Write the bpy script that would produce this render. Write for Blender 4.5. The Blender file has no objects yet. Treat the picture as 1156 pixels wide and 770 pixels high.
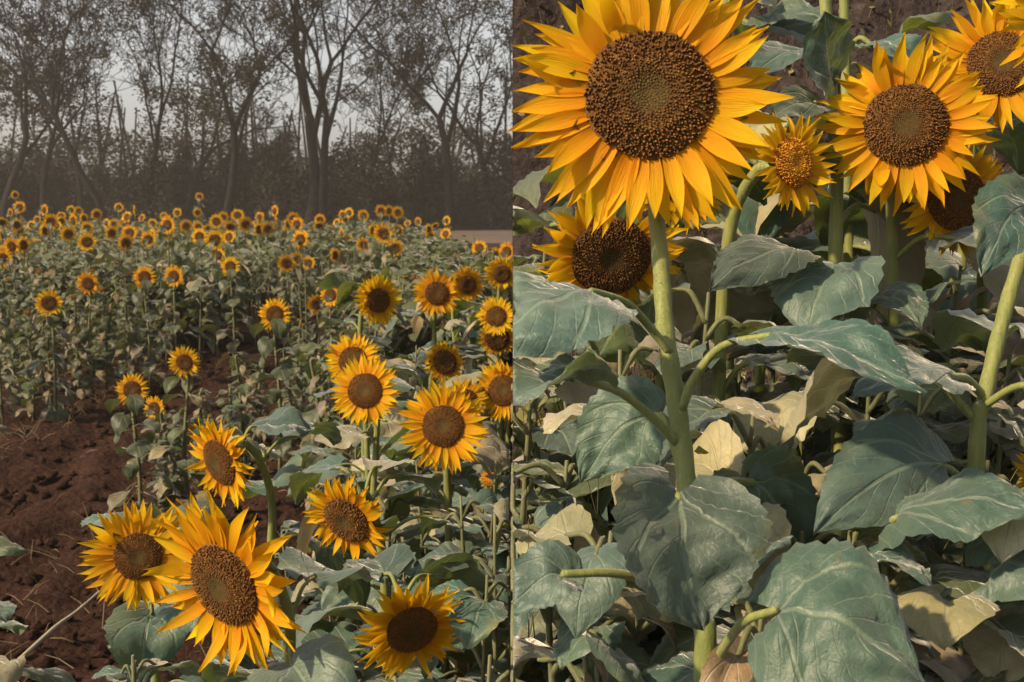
import bpy, math, random
import numpy as np
from mathutils import Vector, Matrix, noise

rng = random.Random(11)
C = bpy.context.scene.collection
scene = bpy.context.scene
V = Vector

# ------------------------------------------------------------------ camera
CAM_H = 1.75
FPX = 1240.0
PITCH = math.atan(170 / FPX)
cam_d = bpy.data.cameras.new('camera')
cam_d.lens = 36.0 * FPX / 1156.0
cam_d.sensor_width = 36.0
cam_d.clip_start = 0.02
cam_d.clip_end = 1000
cam_d.dof.use_dof = True
cam_d.dof.focus_distance = 1.7
cam_d.dof.aperture_fstop = 14.0
cam = bpy.data.objects.new('camera', cam_d)
cam.location = (0, 0, CAM_H)
cam.rotation_euler = (math.pi / 2 - PITCH, 0, 0)
C.objects.link(cam)
scene.camera = cam

# ------------------------------------------------------------------ world, sun, exposure
SUN_AZ = math.radians(-119)      # compass bearing from +Y towards +X; the sun is behind the camera's left shoulder
SUN_EL = math.radians(38)
world = bpy.data.worlds.new('World')
scene.world = world
world.use_nodes = True
wn = world.node_tree
for n in list(wn.nodes):
    wn.nodes.remove(n)
w_out = wn.nodes.new('ShaderNodeOutputWorld')
w_bg = wn.nodes.new('ShaderNodeBackground')
w_sky = wn.nodes.new('ShaderNodeTexSky')
w_sky.sky_type = 'NISHITA'
w_sky.sun_disc = False
w_sky.sun_elevation = SUN_EL
w_sky.sun_rotation = SUN_AZ
w_sky.air_density = 1.0
w_sky.dust_density = 2.3
w_sky.ozone_density = 1.0
w_hs = wn.nodes.new('ShaderNodeHueSaturation')
w_hs.inputs['Saturation'].default_value = 0.30
w_bg.inputs['Strength'].default_value = 0.094
wn.links.new(w_sky.outputs['Color'], w_hs.inputs['Color'])
wn.links.new(w_hs.outputs['Color'], w_bg.inputs['Color'])
wn.links.new(w_bg.outputs['Background'], w_out.inputs['Surface'])

sun_d = bpy.data.lights.new('sun', 'SUN')
sun_d.energy = 4.6
sun_d.angle = math.radians(2.0)
sun_d.color = (1.0, 0.76, 0.47)
sun = bpy.data.objects.new('sun', sun_d)
to_sun = V((math.sin(SUN_AZ) * math.cos(SUN_EL), math.cos(SUN_AZ) * math.cos(SUN_EL), math.sin(SUN_EL)))
sun.rotation_euler = to_sun.to_track_quat('Z', 'Y').to_euler()
sun.location = (-6, -6, 12)
C.objects.link(sun)

scene.view_settings.view_transform = 'Standard'
scene.view_settings.look = 'None'
scene.view_settings.exposure = 0.82
scene.view_settings.gamma = 1.0
scene.view_settings.use_curve_mapping = False
scene.render.engine = 'CYCLES'
scene.cycles.use_denoising = True
scene.cycles.max_bounces = 6
scene.cycles.diffuse_bounces = 3
scene.cycles.glossy_bounces = 2
scene.cycles.transmission_bounces = 4
scene.cycles.transparent_max_bounces = 4
scene.cycles.volume_bounces = 1

# ------------------------------------------------------------------ helpers
CAM_F = V((0, math.cos(PITCH), -math.sin(PITCH)))
CAM_U = V((0, math.sin(PITCH), math.cos(PITCH)))
CAM_R = V((1, 0, 0))


def at(px, py, d):
    """place in the world d metres in front of the camera"""
    return V((0, 0, CAM_H)) + d * (CAM_F + CAM_R * ((px - 578) / FPX) + CAM_U * ((385 - py) / FPX))


def facing(nx, ny):
    """unit normal given by how far it leans right / up off the line to the camera"""
    nz = math.sqrt(max(0.02, 1 - nx * nx - ny * ny))
    return (CAM_R * nx + CAM_U * ny - CAM_F * nz).normalized()


class MB:
    def __init__(self):
        self.v, self.f, self.uv, self.m, self.c = [], [], [], [], []

    def add(self, verts, faces, uvs=None, mat=0, cols=None):
        o = len(self.v)
        self.v += [tuple(p) for p in verts]
        self.f += [tuple(i + o for i in f) for f in faces]
        self.uv += list(uvs) if uvs else [(0.0, 0.0)] * len(verts)
        self.c += list(cols) if cols else [(1, 1, 1, 1)] * len(verts)
        self.m += [mat] * len(faces)

    def mesh(self, name, mats, origin=None, smooth=True):
        me = bpy.data.meshes.new(name)
        v = np.array(self.v, dtype=np.float64)
        if origin is not None:
            v = v - np.array(origin)
        me.from_pydata(v.tolist(), [], self.f)
        for m in mats:
            me.materials.append(m)
        me.polygons.foreach_set('material_index', self.m)
        if smooth:
            me.polygons.foreach_set('use_smooth', [True] * len(self.f))
        li = np.empty(len(me.loops), dtype=np.int32)
        me.loops.foreach_get('vertex_index', li)
        uvl = me.uv_layers.new(name='UVMap')
        uvl.data.foreach_set('uv', np.array(self.uv, dtype=np.float32)[li].ravel())
        ca = me.color_attributes.new('Col', 'FLOAT_COLOR', 'POINT')
        ca.data.foreach_set('color', np.array(self.c, dtype=np.float32).ravel())
        me.update()
        return me


def link(name, me, parent=None, loc=None, matrix=None):
    o = bpy.data.objects.new(name, me)
    C.objects.link(o)
    if parent is not None:
        o.parent = parent
    if matrix is not None:
        o.matrix_basis = matrix
    if loc is not None:
        o.location = loc
    return o


def obj(name, mb, mats, parent=None, origin=None, loc=None, matrix=None, smooth=True):
    if not isinstance(mats, (list, tuple)):
        mats = [mats]
    return link(name, mb.mesh(name, mats, origin, smooth), parent, loc, matrix)


def tag(o, label, cat, group=None, kind=None):
    if label:
        o['label'] = label
    if cat:
        o['category'] = cat
    if group:
        o['group'] = group
    if kind:
        o['kind'] = kind
    return o


def thing(name, label, cat, loc, group=None):
    o = bpy.data.objects.new(name, None)
    o.empty_display_size = 0.1
    C.objects.link(o)
    o.location = loc
    return tag(o, label, cat, group)


def copy_tree(o, parent=None):
    c = o.copy()
    C.objects.link(c)
    c.parent = parent
    for ch in list(o.children):
        copy_tree(ch, c)
    return c


def tube(mb, pts, radii, sides=8, mat=0, cap=True):
    pts = [V(p) for p in pts]
    n = len(pts)
    tans = []
    for i in range(n):
        a, b = pts[max(0, i - 1)], pts[min(n - 1, i + 1)]
        t = (b - a)
        tans.append(t.normalized() if t.length > 1e-9 else V((0, 0, 1)))
    ref = V((1, 0, 0)) if abs(tans[0].x) < 0.8 else V((0, 1, 0))
    s = (ref - tans[0] * ref.dot(tans[0])).normalized()
    verts, uvs, faces = [], [], []
    acc = 0.0
    for i in range(n):
        t = tans[i]
        s = (s - t * s.dot(t)).normalized()
        b = t.cross(s)
        if i:
            acc += (pts[i] - pts[i - 1]).length
        for k in range(sides):
            a = 2 * math.pi * k / sides
            verts.append(pts[i] + (s * math.cos(a) + b * math.sin(a)) * radii[i])
            uvs.append((k / sides, acc))
    for i in range(n - 1):
        for k in range(sides):
            k2 = (k + 1) % sides
            faces.append((i * sides + k, i * sides + k2, (i + 1) * sides + k2, (i + 1) * sides + k))
    if cap:
        faces.append(tuple(range((n - 1) * sides, n * sides)))
        faces.append(tuple(reversed(range(sides))))
    mb.add(verts, faces, uvs, mat)


def smooth_path(pts, per=6):
    """Catmull-Rom through the points"""
    pts = [V(p) for p in pts]
    P = [pts[0] * 2 - pts[1]] + pts + [pts[-1] * 2 - pts[-2]]
    out = []
    for i in range(1, len(P) - 2):
        for k in range(per):
            t = k / per
            a, b, c, d = P[i - 1], P[i], P[i + 1], P[i + 2]
            out.append(0.5 * ((2 * b) + (c - a) * t + (2 * a - 5 * b + 4 * c - d) * t * t + (3 * b - a - 3 * c + d) * t ** 3))
    out.append(pts[-1])
    return out


def lerp(a, b, t):
    return a + (b - a) * t


# ------------------------------------------------------------------ materials
class NT:
    def __init__(self, name):
        self.mat = bpy.data.materials.new(name)
        self.mat.use_nodes = True
        self.t = self.mat.node_tree
        for n in list(self.t.nodes):
            self.t.nodes.remove(n)
        self.out = self.n('ShaderNodeOutputMaterial')

    def n(self, typ, **kw):
        nd = self.t.nodes.new(typ)
        for k, v in kw.items():
            setattr(nd, k, v)
        return nd

    def l(self, a, b):
        self.t.links.new(a, b)

    def setin(self, sock, v):
        if hasattr(v, 'is_output'):
            self.l(v, sock)
        else:
            sock.default_value = v

    def math(self, op, a, b=0.0, c=0.0):
        nd = self.n('ShaderNodeMath', operation=op)
        for s, v in zip(nd.inputs, (a, b, c)):
            self.setin(s, v)
        return nd.outputs[0]

    def sstep(self, x, lo, hi, a=0.0, b=1.0):
        nd = self.n('ShaderNodeMapRange', interpolation_type='SMOOTHSTEP')
        for s, v in zip(nd.inputs, (x, lo, hi, a, b)):
            self.setin(s, v)
        return nd.outputs[0]

    def mix(self, f, a, b, mode='MIX'):
        nd = self.n('ShaderNodeMix', data_type='RGBA', blend_type=mode)
        self.setin(nd.inputs[0], f)
        self.setin(nd.inputs[6], a if hasattr(a, 'is_output') else tuple(a) + (1,))
        self.setin(nd.inputs[7], b if hasattr(b, 'is_output') else tuple(b) + (1,))
        return nd.outputs[2]

    def noise(self, scale, detail=3, rough=0.55, vec=None, which=0):
        nd = self.n('ShaderNodeTexNoise')
        nd.inputs['Scale'].default_value = scale
        nd.inputs['Detail'].default_value = detail
        nd.inputs['Roughness'].default_value = rough
        if vec is not None:
            self.l(vec, nd.inputs['Vector'])
        return nd.outputs[which]

    def coord(self, which='Object'):
        return self.n('ShaderNodeTexCoord').outputs[which]

    def rand(self):
        return self.n('ShaderNodeObjectInfo').outputs['Random']

    def bump(self, h, strength=0.3, dist=0.01):
        nd = self.n('ShaderNodeBump')
        nd.inputs['Strength'].default_value = strength
        nd.inputs['Distance'].default_value = dist
        self.l(h, nd.inputs['Height'])
        return nd.outputs[0]

    def bsdf(self, col, rough=0.6, spec=0.3, normal=None, sheen=0.0):
        b = self.n('ShaderNodeBsdfPrincipled')
        self.setin(b.inputs['Base Color'], col if hasattr(col, 'is_output') else tuple(col) + (1,))
        self.setin(b.inputs['Roughness'], rough)
        b.inputs['Specular IOR Level'].default_value = spec
        if sheen:
            b.inputs['Sheen Weight'].default_value = sheen
            b.inputs['Sheen Roughness'].default_value = 0.4
        if normal is not None:
            self.l(normal, b.inputs['Normal'])
        return b.outputs[0]

    def translucent(self, shader, col, f, normal=None):
        t = self.n('ShaderNodeBsdfTranslucent')
        self.setin(t.inputs['Color'], col if hasattr(col, 'is_output') else tuple(col) + (1,))
        if normal is not None:
            self.l(normal, t.inputs['Normal'])
        m = self.n('ShaderNodeMixShader')
        self.setin(m.inputs[0], f)
        self.l(shader, m.inputs[1])
        self.l(t.outputs[0], m.inputs[2])
        return m.outputs[0]

    def done(self, shader):
        self.l(shader, self.out.inputs['Surface'])
        return self.mat


def leaf_material(name, c1, c2, back, trans, vein, yellow=0.85, tf=0.2):
    m = NT(name)
    uv = m.n('ShaderNodeUVMap').outputs[0]
    sep = m.n('ShaderNodeSeparateXYZ')
    m.l(uv, sep.inputs[0])
    t, v = sep.outputs[0], sep.outputs[1]
    s = m.math('ABSOLUTE', m.math('MULTIPLY_ADD', v, 2.0, -1.0))
    ob = m.coord()
    wob = m.noise(22, 2, 0.5, ob)
    wob2 = m.math('MULTIPLY_ADD', wob, 0.09, -0.045)
    k = m.math('ADD', m.math('SUBTRACT', t, m.math('MULTIPLY', m.math('POWER', s, 0.85), 0.40)), m.math('ADD', wob2, m.math('MULTIPLY', m.math('GREATER_THAN', v, 0.5), 0.07)))
    fr = m.math('FRACT', m.math('MULTIPLY', k, 6.5))
    dist = m.math('ABSOLUTE', m.math('SUBTRACT', fr, 0.5))
    lat = m.math('MULTIPLY', m.sstep(dist, 0.01, 0.06, 1.0, 0.0), m.sstep(m.noise(14, 2, 0.5, ob), 0.3, 0.6, 0.35, 1.0))
    mid = m.sstep(s, 0.015, 0.06, 1.0, 0.0)
    fine = m.n('ShaderNodeTexVoronoi', feature='DISTANCE_TO_EDGE')
    fine.inputs['Scale'].default_value = 90
    m.l(ob, fine.inputs['Vector'])
    net = m.sstep(fine.outputs['Distance'], 0.0, 0.12, 1.0, 0.0)
    bas = m.math('MULTIPLY', m.sstep(m.math('ABSOLUTE', m.math('SUBTRACT', s, m.math('MULTIPLY', t, 1.45))), 0.012, 0.05, 1.0, 0.0), m.sstep(t, 0.45, 0.65, 1.0, 0.0))
    veins = m.math('MAXIMUM', m.math('MULTIPLY', lat, 0.55), m.math('MAXIMUM', mid, m.math('MULTIPLY', bas, 0.85)))
    n1 = m.noise(9, 4, 0.6, ob)
    col = m.mix(m.sstep(n1, 0.32, 0.68), c1, c2)
    n3 = m.noise(60, 3, 0.6, ob)
    col = m.mix(m.sstep(n3, 0.3, 0.75, 0.0, 0.35), col, [x * 0.72 for x in c1])
    rnd = m.rand()
    hs = m.n('ShaderNodeHueSaturation')
    m.l(col, hs.inputs['Color'])
    m.l(m.math('MULTIPLY_ADD', rnd, 0.5, 0.75), hs.inputs['Value'])
    m.l(m.math('MULTIPLY_ADD', m.math('FRACT', m.math('MULTIPLY', rnd, 7.3)), 0.045, 0.475), hs.inputs['Hue'])
    m.l(m.math('MULTIPLY_ADD', m.math('FRACT', m.math('MULTIPLY', rnd, 3.7)), 0.5, 0.75), hs.inputs['Saturation'])
    col = hs.outputs[0]
    if yellow:
        edge = m.math('MULTIPLY', m.sstep(m.noise(5, 3, 0.6, ob), 0.55, 0.75), m.sstep(s, 0.2, 0.95))
        col = m.mix(m.math('MULTIPLY', edge, yellow), col, (0.20, 0.17, 0.035))
        spots = m.sstep(m.noise(38, 2, 0.5, ob), 0.70, 0.76)
        col = m.mix(m.math('MULTIPLY', spots, 0.5), col, (0.11, 0.075, 0.035))
    col = m.mix(m.math('MULTIPLY', veins, 0.42), col, vein)
    col = m.mix(m.math('MULTIPLY', net, 0.05), col, vein)
    geo = m.n('ShaderNodeNewGeometry')
    bcol = m.mix(m.math('MULTIPLY', veins, 0.5), back, vein)
    col = m.mix(geo.outputs['Backfacing'], col, bcol)
    n4 = m.noise(170, 3, 0.65, ob)
    hgt = m.math('ADD', m.math('MULTIPLY_ADD', veins, -0.9, m.math('MULTIPLY', n4, 0.6)), m.math('ADD', m.math('MULTIPLY', n3, 0.5), m.math('MULTIPLY', net, -0.08)))
    nrm = m.bump(hgt, 0.55, 0.003)
    sh = m.bsdf(col, 0.48, 0.4, nrm, 0.5)
    sh = m.translucent(sh, trans, tf)
    return m.done(sh)


LEAF = leaf_material('sunflower_leaf', (0.040, 0.082, 0.068), (0.080, 0.120, 0.090), (0.105, 0.140, 0.075), (0.16, 0.22, 0.03), (0.20, 0.25, 0.17))
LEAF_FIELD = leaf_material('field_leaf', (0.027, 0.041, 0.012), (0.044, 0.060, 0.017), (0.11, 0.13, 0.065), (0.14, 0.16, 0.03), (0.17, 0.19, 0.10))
LEAF_OLIVE = leaf_material('olive_leaf', (0.050, 0.074, 0.034), (0.085, 0.105, 0.050), (0.11, 0.14, 0.06), (0.20, 0.24, 0.03), (0.18, 0.21, 0.11), 0.8, 0.25)
LEAF_PALE = leaf_material('pale_sunlit_leaf', (0.21, 0.205, 0.12), (0.32, 0.285, 0.17), (0.17, 0.18, 0.12), (0.26, 0.25, 0.10), (0.28, 0.28, 0.20), 0.4)  # paler leaf variety; its cream colour also stands in for sunlit leaves
LEAF_WITHERED = leaf_material('withered_leaf', (0.105, 0.085, 0.042), (0.18, 0.145, 0.082), (0.15, 0.12, 0.065), (0.16, 0.12, 0.04), (0.22, 0.19, 0.11), 0.3)
LEAF_DRY = leaf_material('dry_leaf', (0.19, 0.14, 0.075), (0.35, 0.29, 0.18), (0.27, 0.25, 0.16), (0.30, 0.22, 0.10), (0.42, 0.37, 0.26), 0.3)


def stem_material(name, a, b):
    m = NT(name)
    ob = m.coord()
    mp = m.n('ShaderNodeMapping')
    mp.inputs['Scale'].default_value = (1, 1, 0.12)
    m.l(ob, mp.inputs['Vector'])
    n1 = m.noise(160, 3, 0.6, mp.outputs[0])
    n2 = m.noise(7, 3, 0.6, ob)
    col = m.mix(m.sstep(n2, 0.3, 0.7), a, b)
    col = m.mix(m.sstep(n1, 0.45, 0.7, 0, 0.5), col, [x * 1.35 for x in b])
    nrm = m.bump(m.math('ADD', n1, m.math('MULTIPLY', m.noise(500, 2, 0.5, ob), 0.6)), 0.5, 0.002)
    return m.done(m.bsdf(col, 0.6, 0.3, nrm, 0.25))


STEM = stem_material('sunflower_stem', (0.115, 0.140, 0.034), (0.180, 0.192, 0.058))
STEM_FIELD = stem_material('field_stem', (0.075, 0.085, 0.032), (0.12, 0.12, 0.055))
STRAW = stem_material('straw_stalk', (0.26, 0.21, 0.14), (0.34, 0.28, 0.19))


def petal_material():
    m = NT('petal')
    uv = m.n('ShaderNodeUVMap').outputs[0]
    sep = m.n('ShaderNodeSeparateXYZ')
    m.l(uv, sep.inputs[0])
    t, v = sep.outputs[0], sep.outputs[1]
    rnd = m.rand()
    base = m.mix(m.sstep(t, 0.0, 0.75), (0.65, 0.305, 0.004), (0.70, 0.435, 0.007))
    at_ = m.n('ShaderNodeAttribute', attribute_name='Col').outputs['Color']
    base = m.mix(1.0, base, at_, 'MULTIPLY')
    cmb = m.n('ShaderNodeCombineXYZ')
    m.l(m.math('MULTIPLY', t, 1.2), cmb.inputs[0])
    m.l(m.math('MULTIPLY', v, 9.0), cmb.inputs[1])
    m.l(rnd, cmb.inputs[2])
    lines = m.noise(2.2, 2, 0.5, cmb.outputs[0])
    base = m.mix(m.sstep(lines, 0.52, 0.72, 0, 0.45), base, (0.66, 0.20, 0.004))
    hs = m.n('ShaderNodeHueSaturation')
    m.l(base, hs.inputs['Color'])
    m.l(m.math('MULTIPLY_ADD', rnd, 0.022, 0.489), hs.inputs['Hue'])
    m.l(m.math('MULTIPLY_ADD', m.math('FRACT', m.math('MULTIPLY', rnd, 5.7)), 0.24, 0.88), hs.inputs['Value'])
    nrm = m.bump(lines, 0.5, 0.003)
    sh = m.bsdf(hs.outputs[0], 0.6, 0.15, nrm)
    return m.done(m.translucent(sh, (0.72, 0.40, 0.004), 0.47))


PETAL = petal_material()


def col_material(name, rough=0.8, bump=0.0, scale=300):
    m = NT(name)
    a = m.n('ShaderNodeAttribute', attribute_name='Col').outputs['Color']
    nz = m.noise(scale, 3, 0.6, m.coord())
    col = m.mix(m.sstep(nz, 0.3, 0.75, 0.0, 0.45), a, (0.02, 0.010, 0.004))
    nrm = m.bump(nz, bump, 0.003) if bump else None
    return m.done(m.bsdf(col, rough, 0.15, nrm, 0.05))


DISC = col_material('seed_disc', 0.85, 0.4, 420)


def plain(name, c1, c2, scale, rough=0.8, spec=0.2, bump=0.4, dist=0.02, trans=None, tf=0.2):
    m = NT(name)
    ob = m.coord()
    n1 = m.noise(scale, 5, 0.6, ob)
    col = m.mix(m.sstep(n1, 0.3, 0.7), c1, c2)
    nrm = m.bump(n1, bump, dist)
    sh = m.bsdf(col, rough, spec, nrm)
    if trans:
        sh = m.translucent(sh, trans, tf)
    return m.done(sh)


BRACT = plain('bract', (0.085, 0.115, 0.035), (0.14, 0.17, 0.06), 60, 0.6, 0.25, 0.3, 0.002)
BARK = plain('bark', (0.008, 0.007, 0.0065), (0.018, 0.015, 0.013), 6, 0.9, 0.1, 0.8, 0.05)
TREE_LEAF = plain('tree_leaf', (0.024, 0.023, 0.015), (0.045, 0.040, 0.024), 0.8, 0.75, 0.1, 0.1, 0.02)
BUSH_LEAF = plain('bush_leaf', (0.020, 0.021, 0.015), (0.052, 0.042, 0.031), 0.35, 0.8, 0.1, 0.1, 0.02)
WEED = plain('weed', (0.11, 0.115, 0.03), (0.22, 0.19, 0.07), 5, 0.7, 0.2, 0.1, 0.01)
STRAWS = plain('dry_grass', (0.12, 0.09, 0.05), (0.22, 0.17, 0.10), 5, 0.8, 0.15, 0.1, 0.01)


def soil_material(name, a, b, c, tscale=1.0):
    m = NT(name)
    ob = m.coord()
    n1 = m.noise(1.1 * tscale, 5, 0.6, ob)
    n2 = m.noise(18 * tscale, 5, 0.65, ob)
    n3 = m.noise(90 * tscale, 4, 0.7, ob)
    col = m.mix(m.sstep(n1, 0.35, 0.65), a, b)
    col = m.mix(m.sstep(n2, 0.48, 0.78), col, c)
    col = m.mix(m.sstep(n3, 0.62, 0.8, 0, 0.6), col, [x * 1.5 for x in c])
    vor = m.n('ShaderNodeTexVoronoi')
    vor.inputs['Scale'].default_value = 26 * tscale
    m.l(ob, vor.inputs['Vector'])
    h = m.math('ADD', m.math('MULTIPLY', n2, 1.0), m.math('ADD', m.math('MULTIPLY', n3, 0.35), m.math('MULTIPLY', vor.outputs['Distance'], -0.5)))
    nrm = m.bump(h, 0.9, 0.035)
    return m.done(m.bsdf(col, 0.95, 0.08, nrm))


SOIL = soil_material('red_soil', (0.026, 0.0120, 0.0085), (0.037, 0.0175, 0.0125), (0.056, 0.029, 0.021))
BANK_SOIL = soil_material('bank_soil', (0.030, 0.0225, 0.0205), (0.048, 0.036, 0.0335), (0.078, 0.062, 0.056), 1.3)
ROAD = soil_material('pale_dirt', (0.085, 0.068, 0.056), (0.115, 0.09, 0.075), (0.14, 0.115, 0.095), 0.5)

# ------------------------------------------------------------------ ground, bank, road


def axis(segs):
    out = [segs[0][0]]
    for a, b, n in segs:
        out += [a + (b - a) * (k + 1) / n for k in range(n)]
    return out


def ground_z(x, y):
    return 0.0


def build_ground():
    xs = axis([(-150, -40, 8), (-40, -12, 16), (-12, -5, 30), (-5, 0.6, 150), (0.6, 8, 14), (8, 150, 10)])
    ys = axis([(-20, 2.6, 12), (2.6, 11, 250), (11, 20, 90), (20, 40, 50), (40, 180, 30)])
    mb = MB()
    verts = []
    for y in ys:
        for x in xs:
            z = 0.0
            if -7 < x < 1.5 and 2 < y < 26:
                p = V((x, y, 0))
                z = 0.05 * noise.noise(p * 1.3) + 0.045 * noise.noise(p * 5.1) + 0.035 * abs(noise.noise(p * 11)) + 0.018 * noise.noise(p * 24)
                z += 0.03 * math.sin((x + 0.15 * noise.noise(p * 0.9)) * 9.0)
            verts.append((x, y, z))
    nx = len(xs)
    faces = [(j * nx + i, j * nx + i + 1, (j + 1) * nx + i + 1, (j + 1) * nx + i) for j in range(len(ys) - 1) for i in range(nx - 1)]
    mb.add(verts, faces)
    o = obj('ground', mb, SOIL)
    tag(o, 'red brown tilled soil between the sunflower rows', None, None, 'structure')
    # pale dirt track past the field's far end
    mb = MB()
    n = 40
    top, bot = [], []
    for i in range(n + 1):
        x = lerp(-40, 60, i / n)
        w = 0.7 * noise.noise(V((x * 0.3, 0, 3)))
        bot.append((x, 36.5 + w, 0.012))
        top.append((x, 49 + w * 2, 0.012))
    mb.add(bot + top, [(i, i + 1, n + 2 + i, n + 1 + i) for i in range(n)])
    tag(obj('dirt_road', mb, ROAD), 'pale dirt track crossing behind the sunflower field', None, None, 'structure')
    # raised bank on the right with a steep cut end
    xs = axis([(0, 3.0, 110), (3.0, 9, 40)])
    prof = [(0.62, 0.0), (0.66, 0.40), (0.74, 0.52), (1.4, 0.55), (2.3, 0.56), (2.6, 0.62), (2.75, 0.80)]
    prof += [(2.75 + 1.9 * k / 70, 0.80 + 2.7 * k / 70) for k in range(1, 71)]
    prof += [(4.9, 3.65), (5.4, 3.75), (7.5, 3.8), (10.5, 3.6), (13.0, 0.0)]
    mb = MB()
    verts = []
    for (y, z) in prof:
        for x in xs:
            p = V((x * 1.0, y, z))
            d = 0.0
            if z > 0.05:
                d = 0.10 * noise.noise(p * 1.7) + 0.06 * noise.noise(p * 5) + 0.04 * noise.noise(p * 12) + 0.02 * noise.noise(p * 27)
            edge = min(1.0, x / 0.1)
            xx = 0.0005 * y + x
            verts.append((xx, y - 0.7 * d, z + (0.7 * d if z > 0.05 else 0)))
    nx = len(xs)
    faces = [(j * nx + i, j * nx + i + 1, (j + 1) * nx + i + 1, (j + 1) * nx + i) for j in range(len(prof) - 1) for i in range(nx - 1)]
    # the cut end, a rough earth face set back a little
    steps = 24
    rows = []
    for j, (y, z) in enumerate(prof):
        row = [j * nx]
        for q in range(1, steps + 1):
            f = 1 - q / steps
            p = V((0.3, y, z * f))
            inset = 0.012 * min(1, q / 2) + 0.05 * min(1, q / 4) * abs(noise.noise(p * 2.2)) + 0.03 * min(1, q / 3) * abs(noise.noise(p * 7)) + 0.015 * abs(noise.noise(p * 19))
            verts.append((0.0005 * y + inset, y, z * f))
            row.append(len(verts) - 1)
        rows.append(row)
    for j in range(len(prof) - 1):
        for q in range(steps):
            faces.append((rows[j][q], rows[j + 1][q], rows[j + 1][q + 1], rows[j][q + 1]))
    mb.add(verts, faces)
    tag(obj('earth_bank', mb, BANK_SOIL), 'dark earth bank rising behind the tall sunflowers', None, None, 'structure')


build_ground()


def build_clods():
    mb = MB()
    r = random.Random(3)
    for k in range(2600):
        y = 3.2 + 9.5 * r.random() ** 1.6
        x = r.uniform(-3.5, -0.2)
        s = 0.007 + 0.036 * r.random() ** 3
        ph = V((r.random() * 50, r.random() * 50, r.random() * 50))
        verts, faces = [], []
        nu, nv = 7, 5
        for j in range(nv + 1):
            th = math.pi * j / nv
            for i in range(nu):
                a = 2 * math.pi * i / nu
                d = V((math.sin(th) * math.cos(a), math.sin(th) * math.sin(a), math.cos(th) * 0.7))
                d *= s * (1 + 0.75 * noise.noise(d * 1.6 + ph) + 0.4 * noise.noise(d * 4 + ph))
                verts.append(V((x, y, s * 0.35)) + d)
        for j in range(nv):
            for i in range(nu):
                faces.append((j * nu + i, (j + 1) * nu + i, (j + 1) * nu + (i + 1) % nu, j * nu + (i + 1) % nu))
        mb.add(verts, faces)
    tag(obj('soil_clods', mb, SOIL), 'loose red soil clods scattered over the furrow', None, None, 'stuff')


build_clods()

# ------------------------------------------------------------------ leaves, petals, heads


def seam_fold(v, side):
    """leaves that meet the bank's cut end bend back along it"""
    if side > 0 and v.x < 0.001:
        return V((0.001 + 0.0003 * v.y, v.y + (0.001 - v.x), v.z))
    if side < 0 and v.x > -0.006:
        return V((-0.006, v.y + (v.x + 0.006), v.z))
    return v


def leaf_profile(t):
    return (1 - t) * (0.26 + 2.9 * max(0.0, t) ** 0.75) * 0.96


def blade(mb, P0, P1, P2, W, nh, roll=0.0, fold=0.25, wav=0.12, cup=0.0, nl=18, nw=10, seed=0, mat=0, ser=0.035, side=0, droop=0.0):
    r = random.Random(seed)
    ph, ph2 = r.uniform(0, 6.28), r.uniform(0, 6.28)
    kf, kf2 = r.uniform(6, 11), r.uniform(6, 11)
    off = V((r.uniform(0, 90), r.uniform(0, 90), r.uniform(0, 90)))
    P0, P1, P2, nh = V(P0), V(P1), V(P2), V(nh)
    L = (P1 - P0).length + (P2 - P1).length
    verts, uvs, faces = [], [], []
    for i in range(nl + 1):
        t = i / nl
        te = min(t, 0.995)
        c = P0 * (1 - t) ** 2 + P1 * 2 * t * (1 - t) + P2 * t * t
        T = ((P1 - P0) * (1 - te) + (P2 - P1) * te).normalized()
        S = T.cross(nh)
        if S.length < 1e-4:
            S = T.cross(V((0.3, 0.2, 1)))
        S.normalize()
        N = S.cross(T).normalized()
        ro = roll + 0.25 * math.sin(t * 2.4 + ph)
        S, N = S * math.cos(ro) + N * math.sin(ro), N * math.cos(ro) - S * math.sin(ro)
        w = max(0.0, leaf_profile(t)) * W * 0.5
        for j in range(nw + 1):
            s = -1 + 2 * j / nw
            a = abs(s)
            wv = math.sin(kf * t + ph) if s < 0 else math.sin(kf2 * t + ph2)
            h = fold * a * w + wav * w * a ** 1.6 * wv - (cup + droop * t) * s * s * w
            p = V((t * 3, s * 1.5, 0)) + off
            h += W * 0.085 * noise.noise(p * 1.5) + W * 0.020 * noise.noise(p * 3.8) + W * 0.008 * noise.noise(p * 9)
            # puckering between the side veins
            h += W * 0.016 * math.sin((t - 0.34 * a) * 6.5 * 2 * math.pi) * min(1, a * 3)
            lat = s * w
            if a > 0.99:
                lat *= 1 + ser * (1 if i % 2 else -1)
            back = -0.20 * L * a ** 1.4 * (1 - t) ** 3.0
            v = c + S * lat + N * h + T * back
            if side:
                v = seam_fold(v, side)
            verts.append(v)
            uvs.append((t, 0.5 + 0.5 * s))
    for i in range(nl):
        for j in range(nw):
            a = i * (nw + 1) + j
            faces.append((a, a + 1, a + nw + 2, a + nw + 1))
    mb.add(verts, faces, uvs, mat)


PET_COLS = [(1, 1, 1, 1), (1.0, 0.92, 1, 1), (0.95, 0.9, 0.9, 1), (1.0, 1.08, 1.0, 1), (0.97, 0.83, 0.9, 1)]


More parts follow.
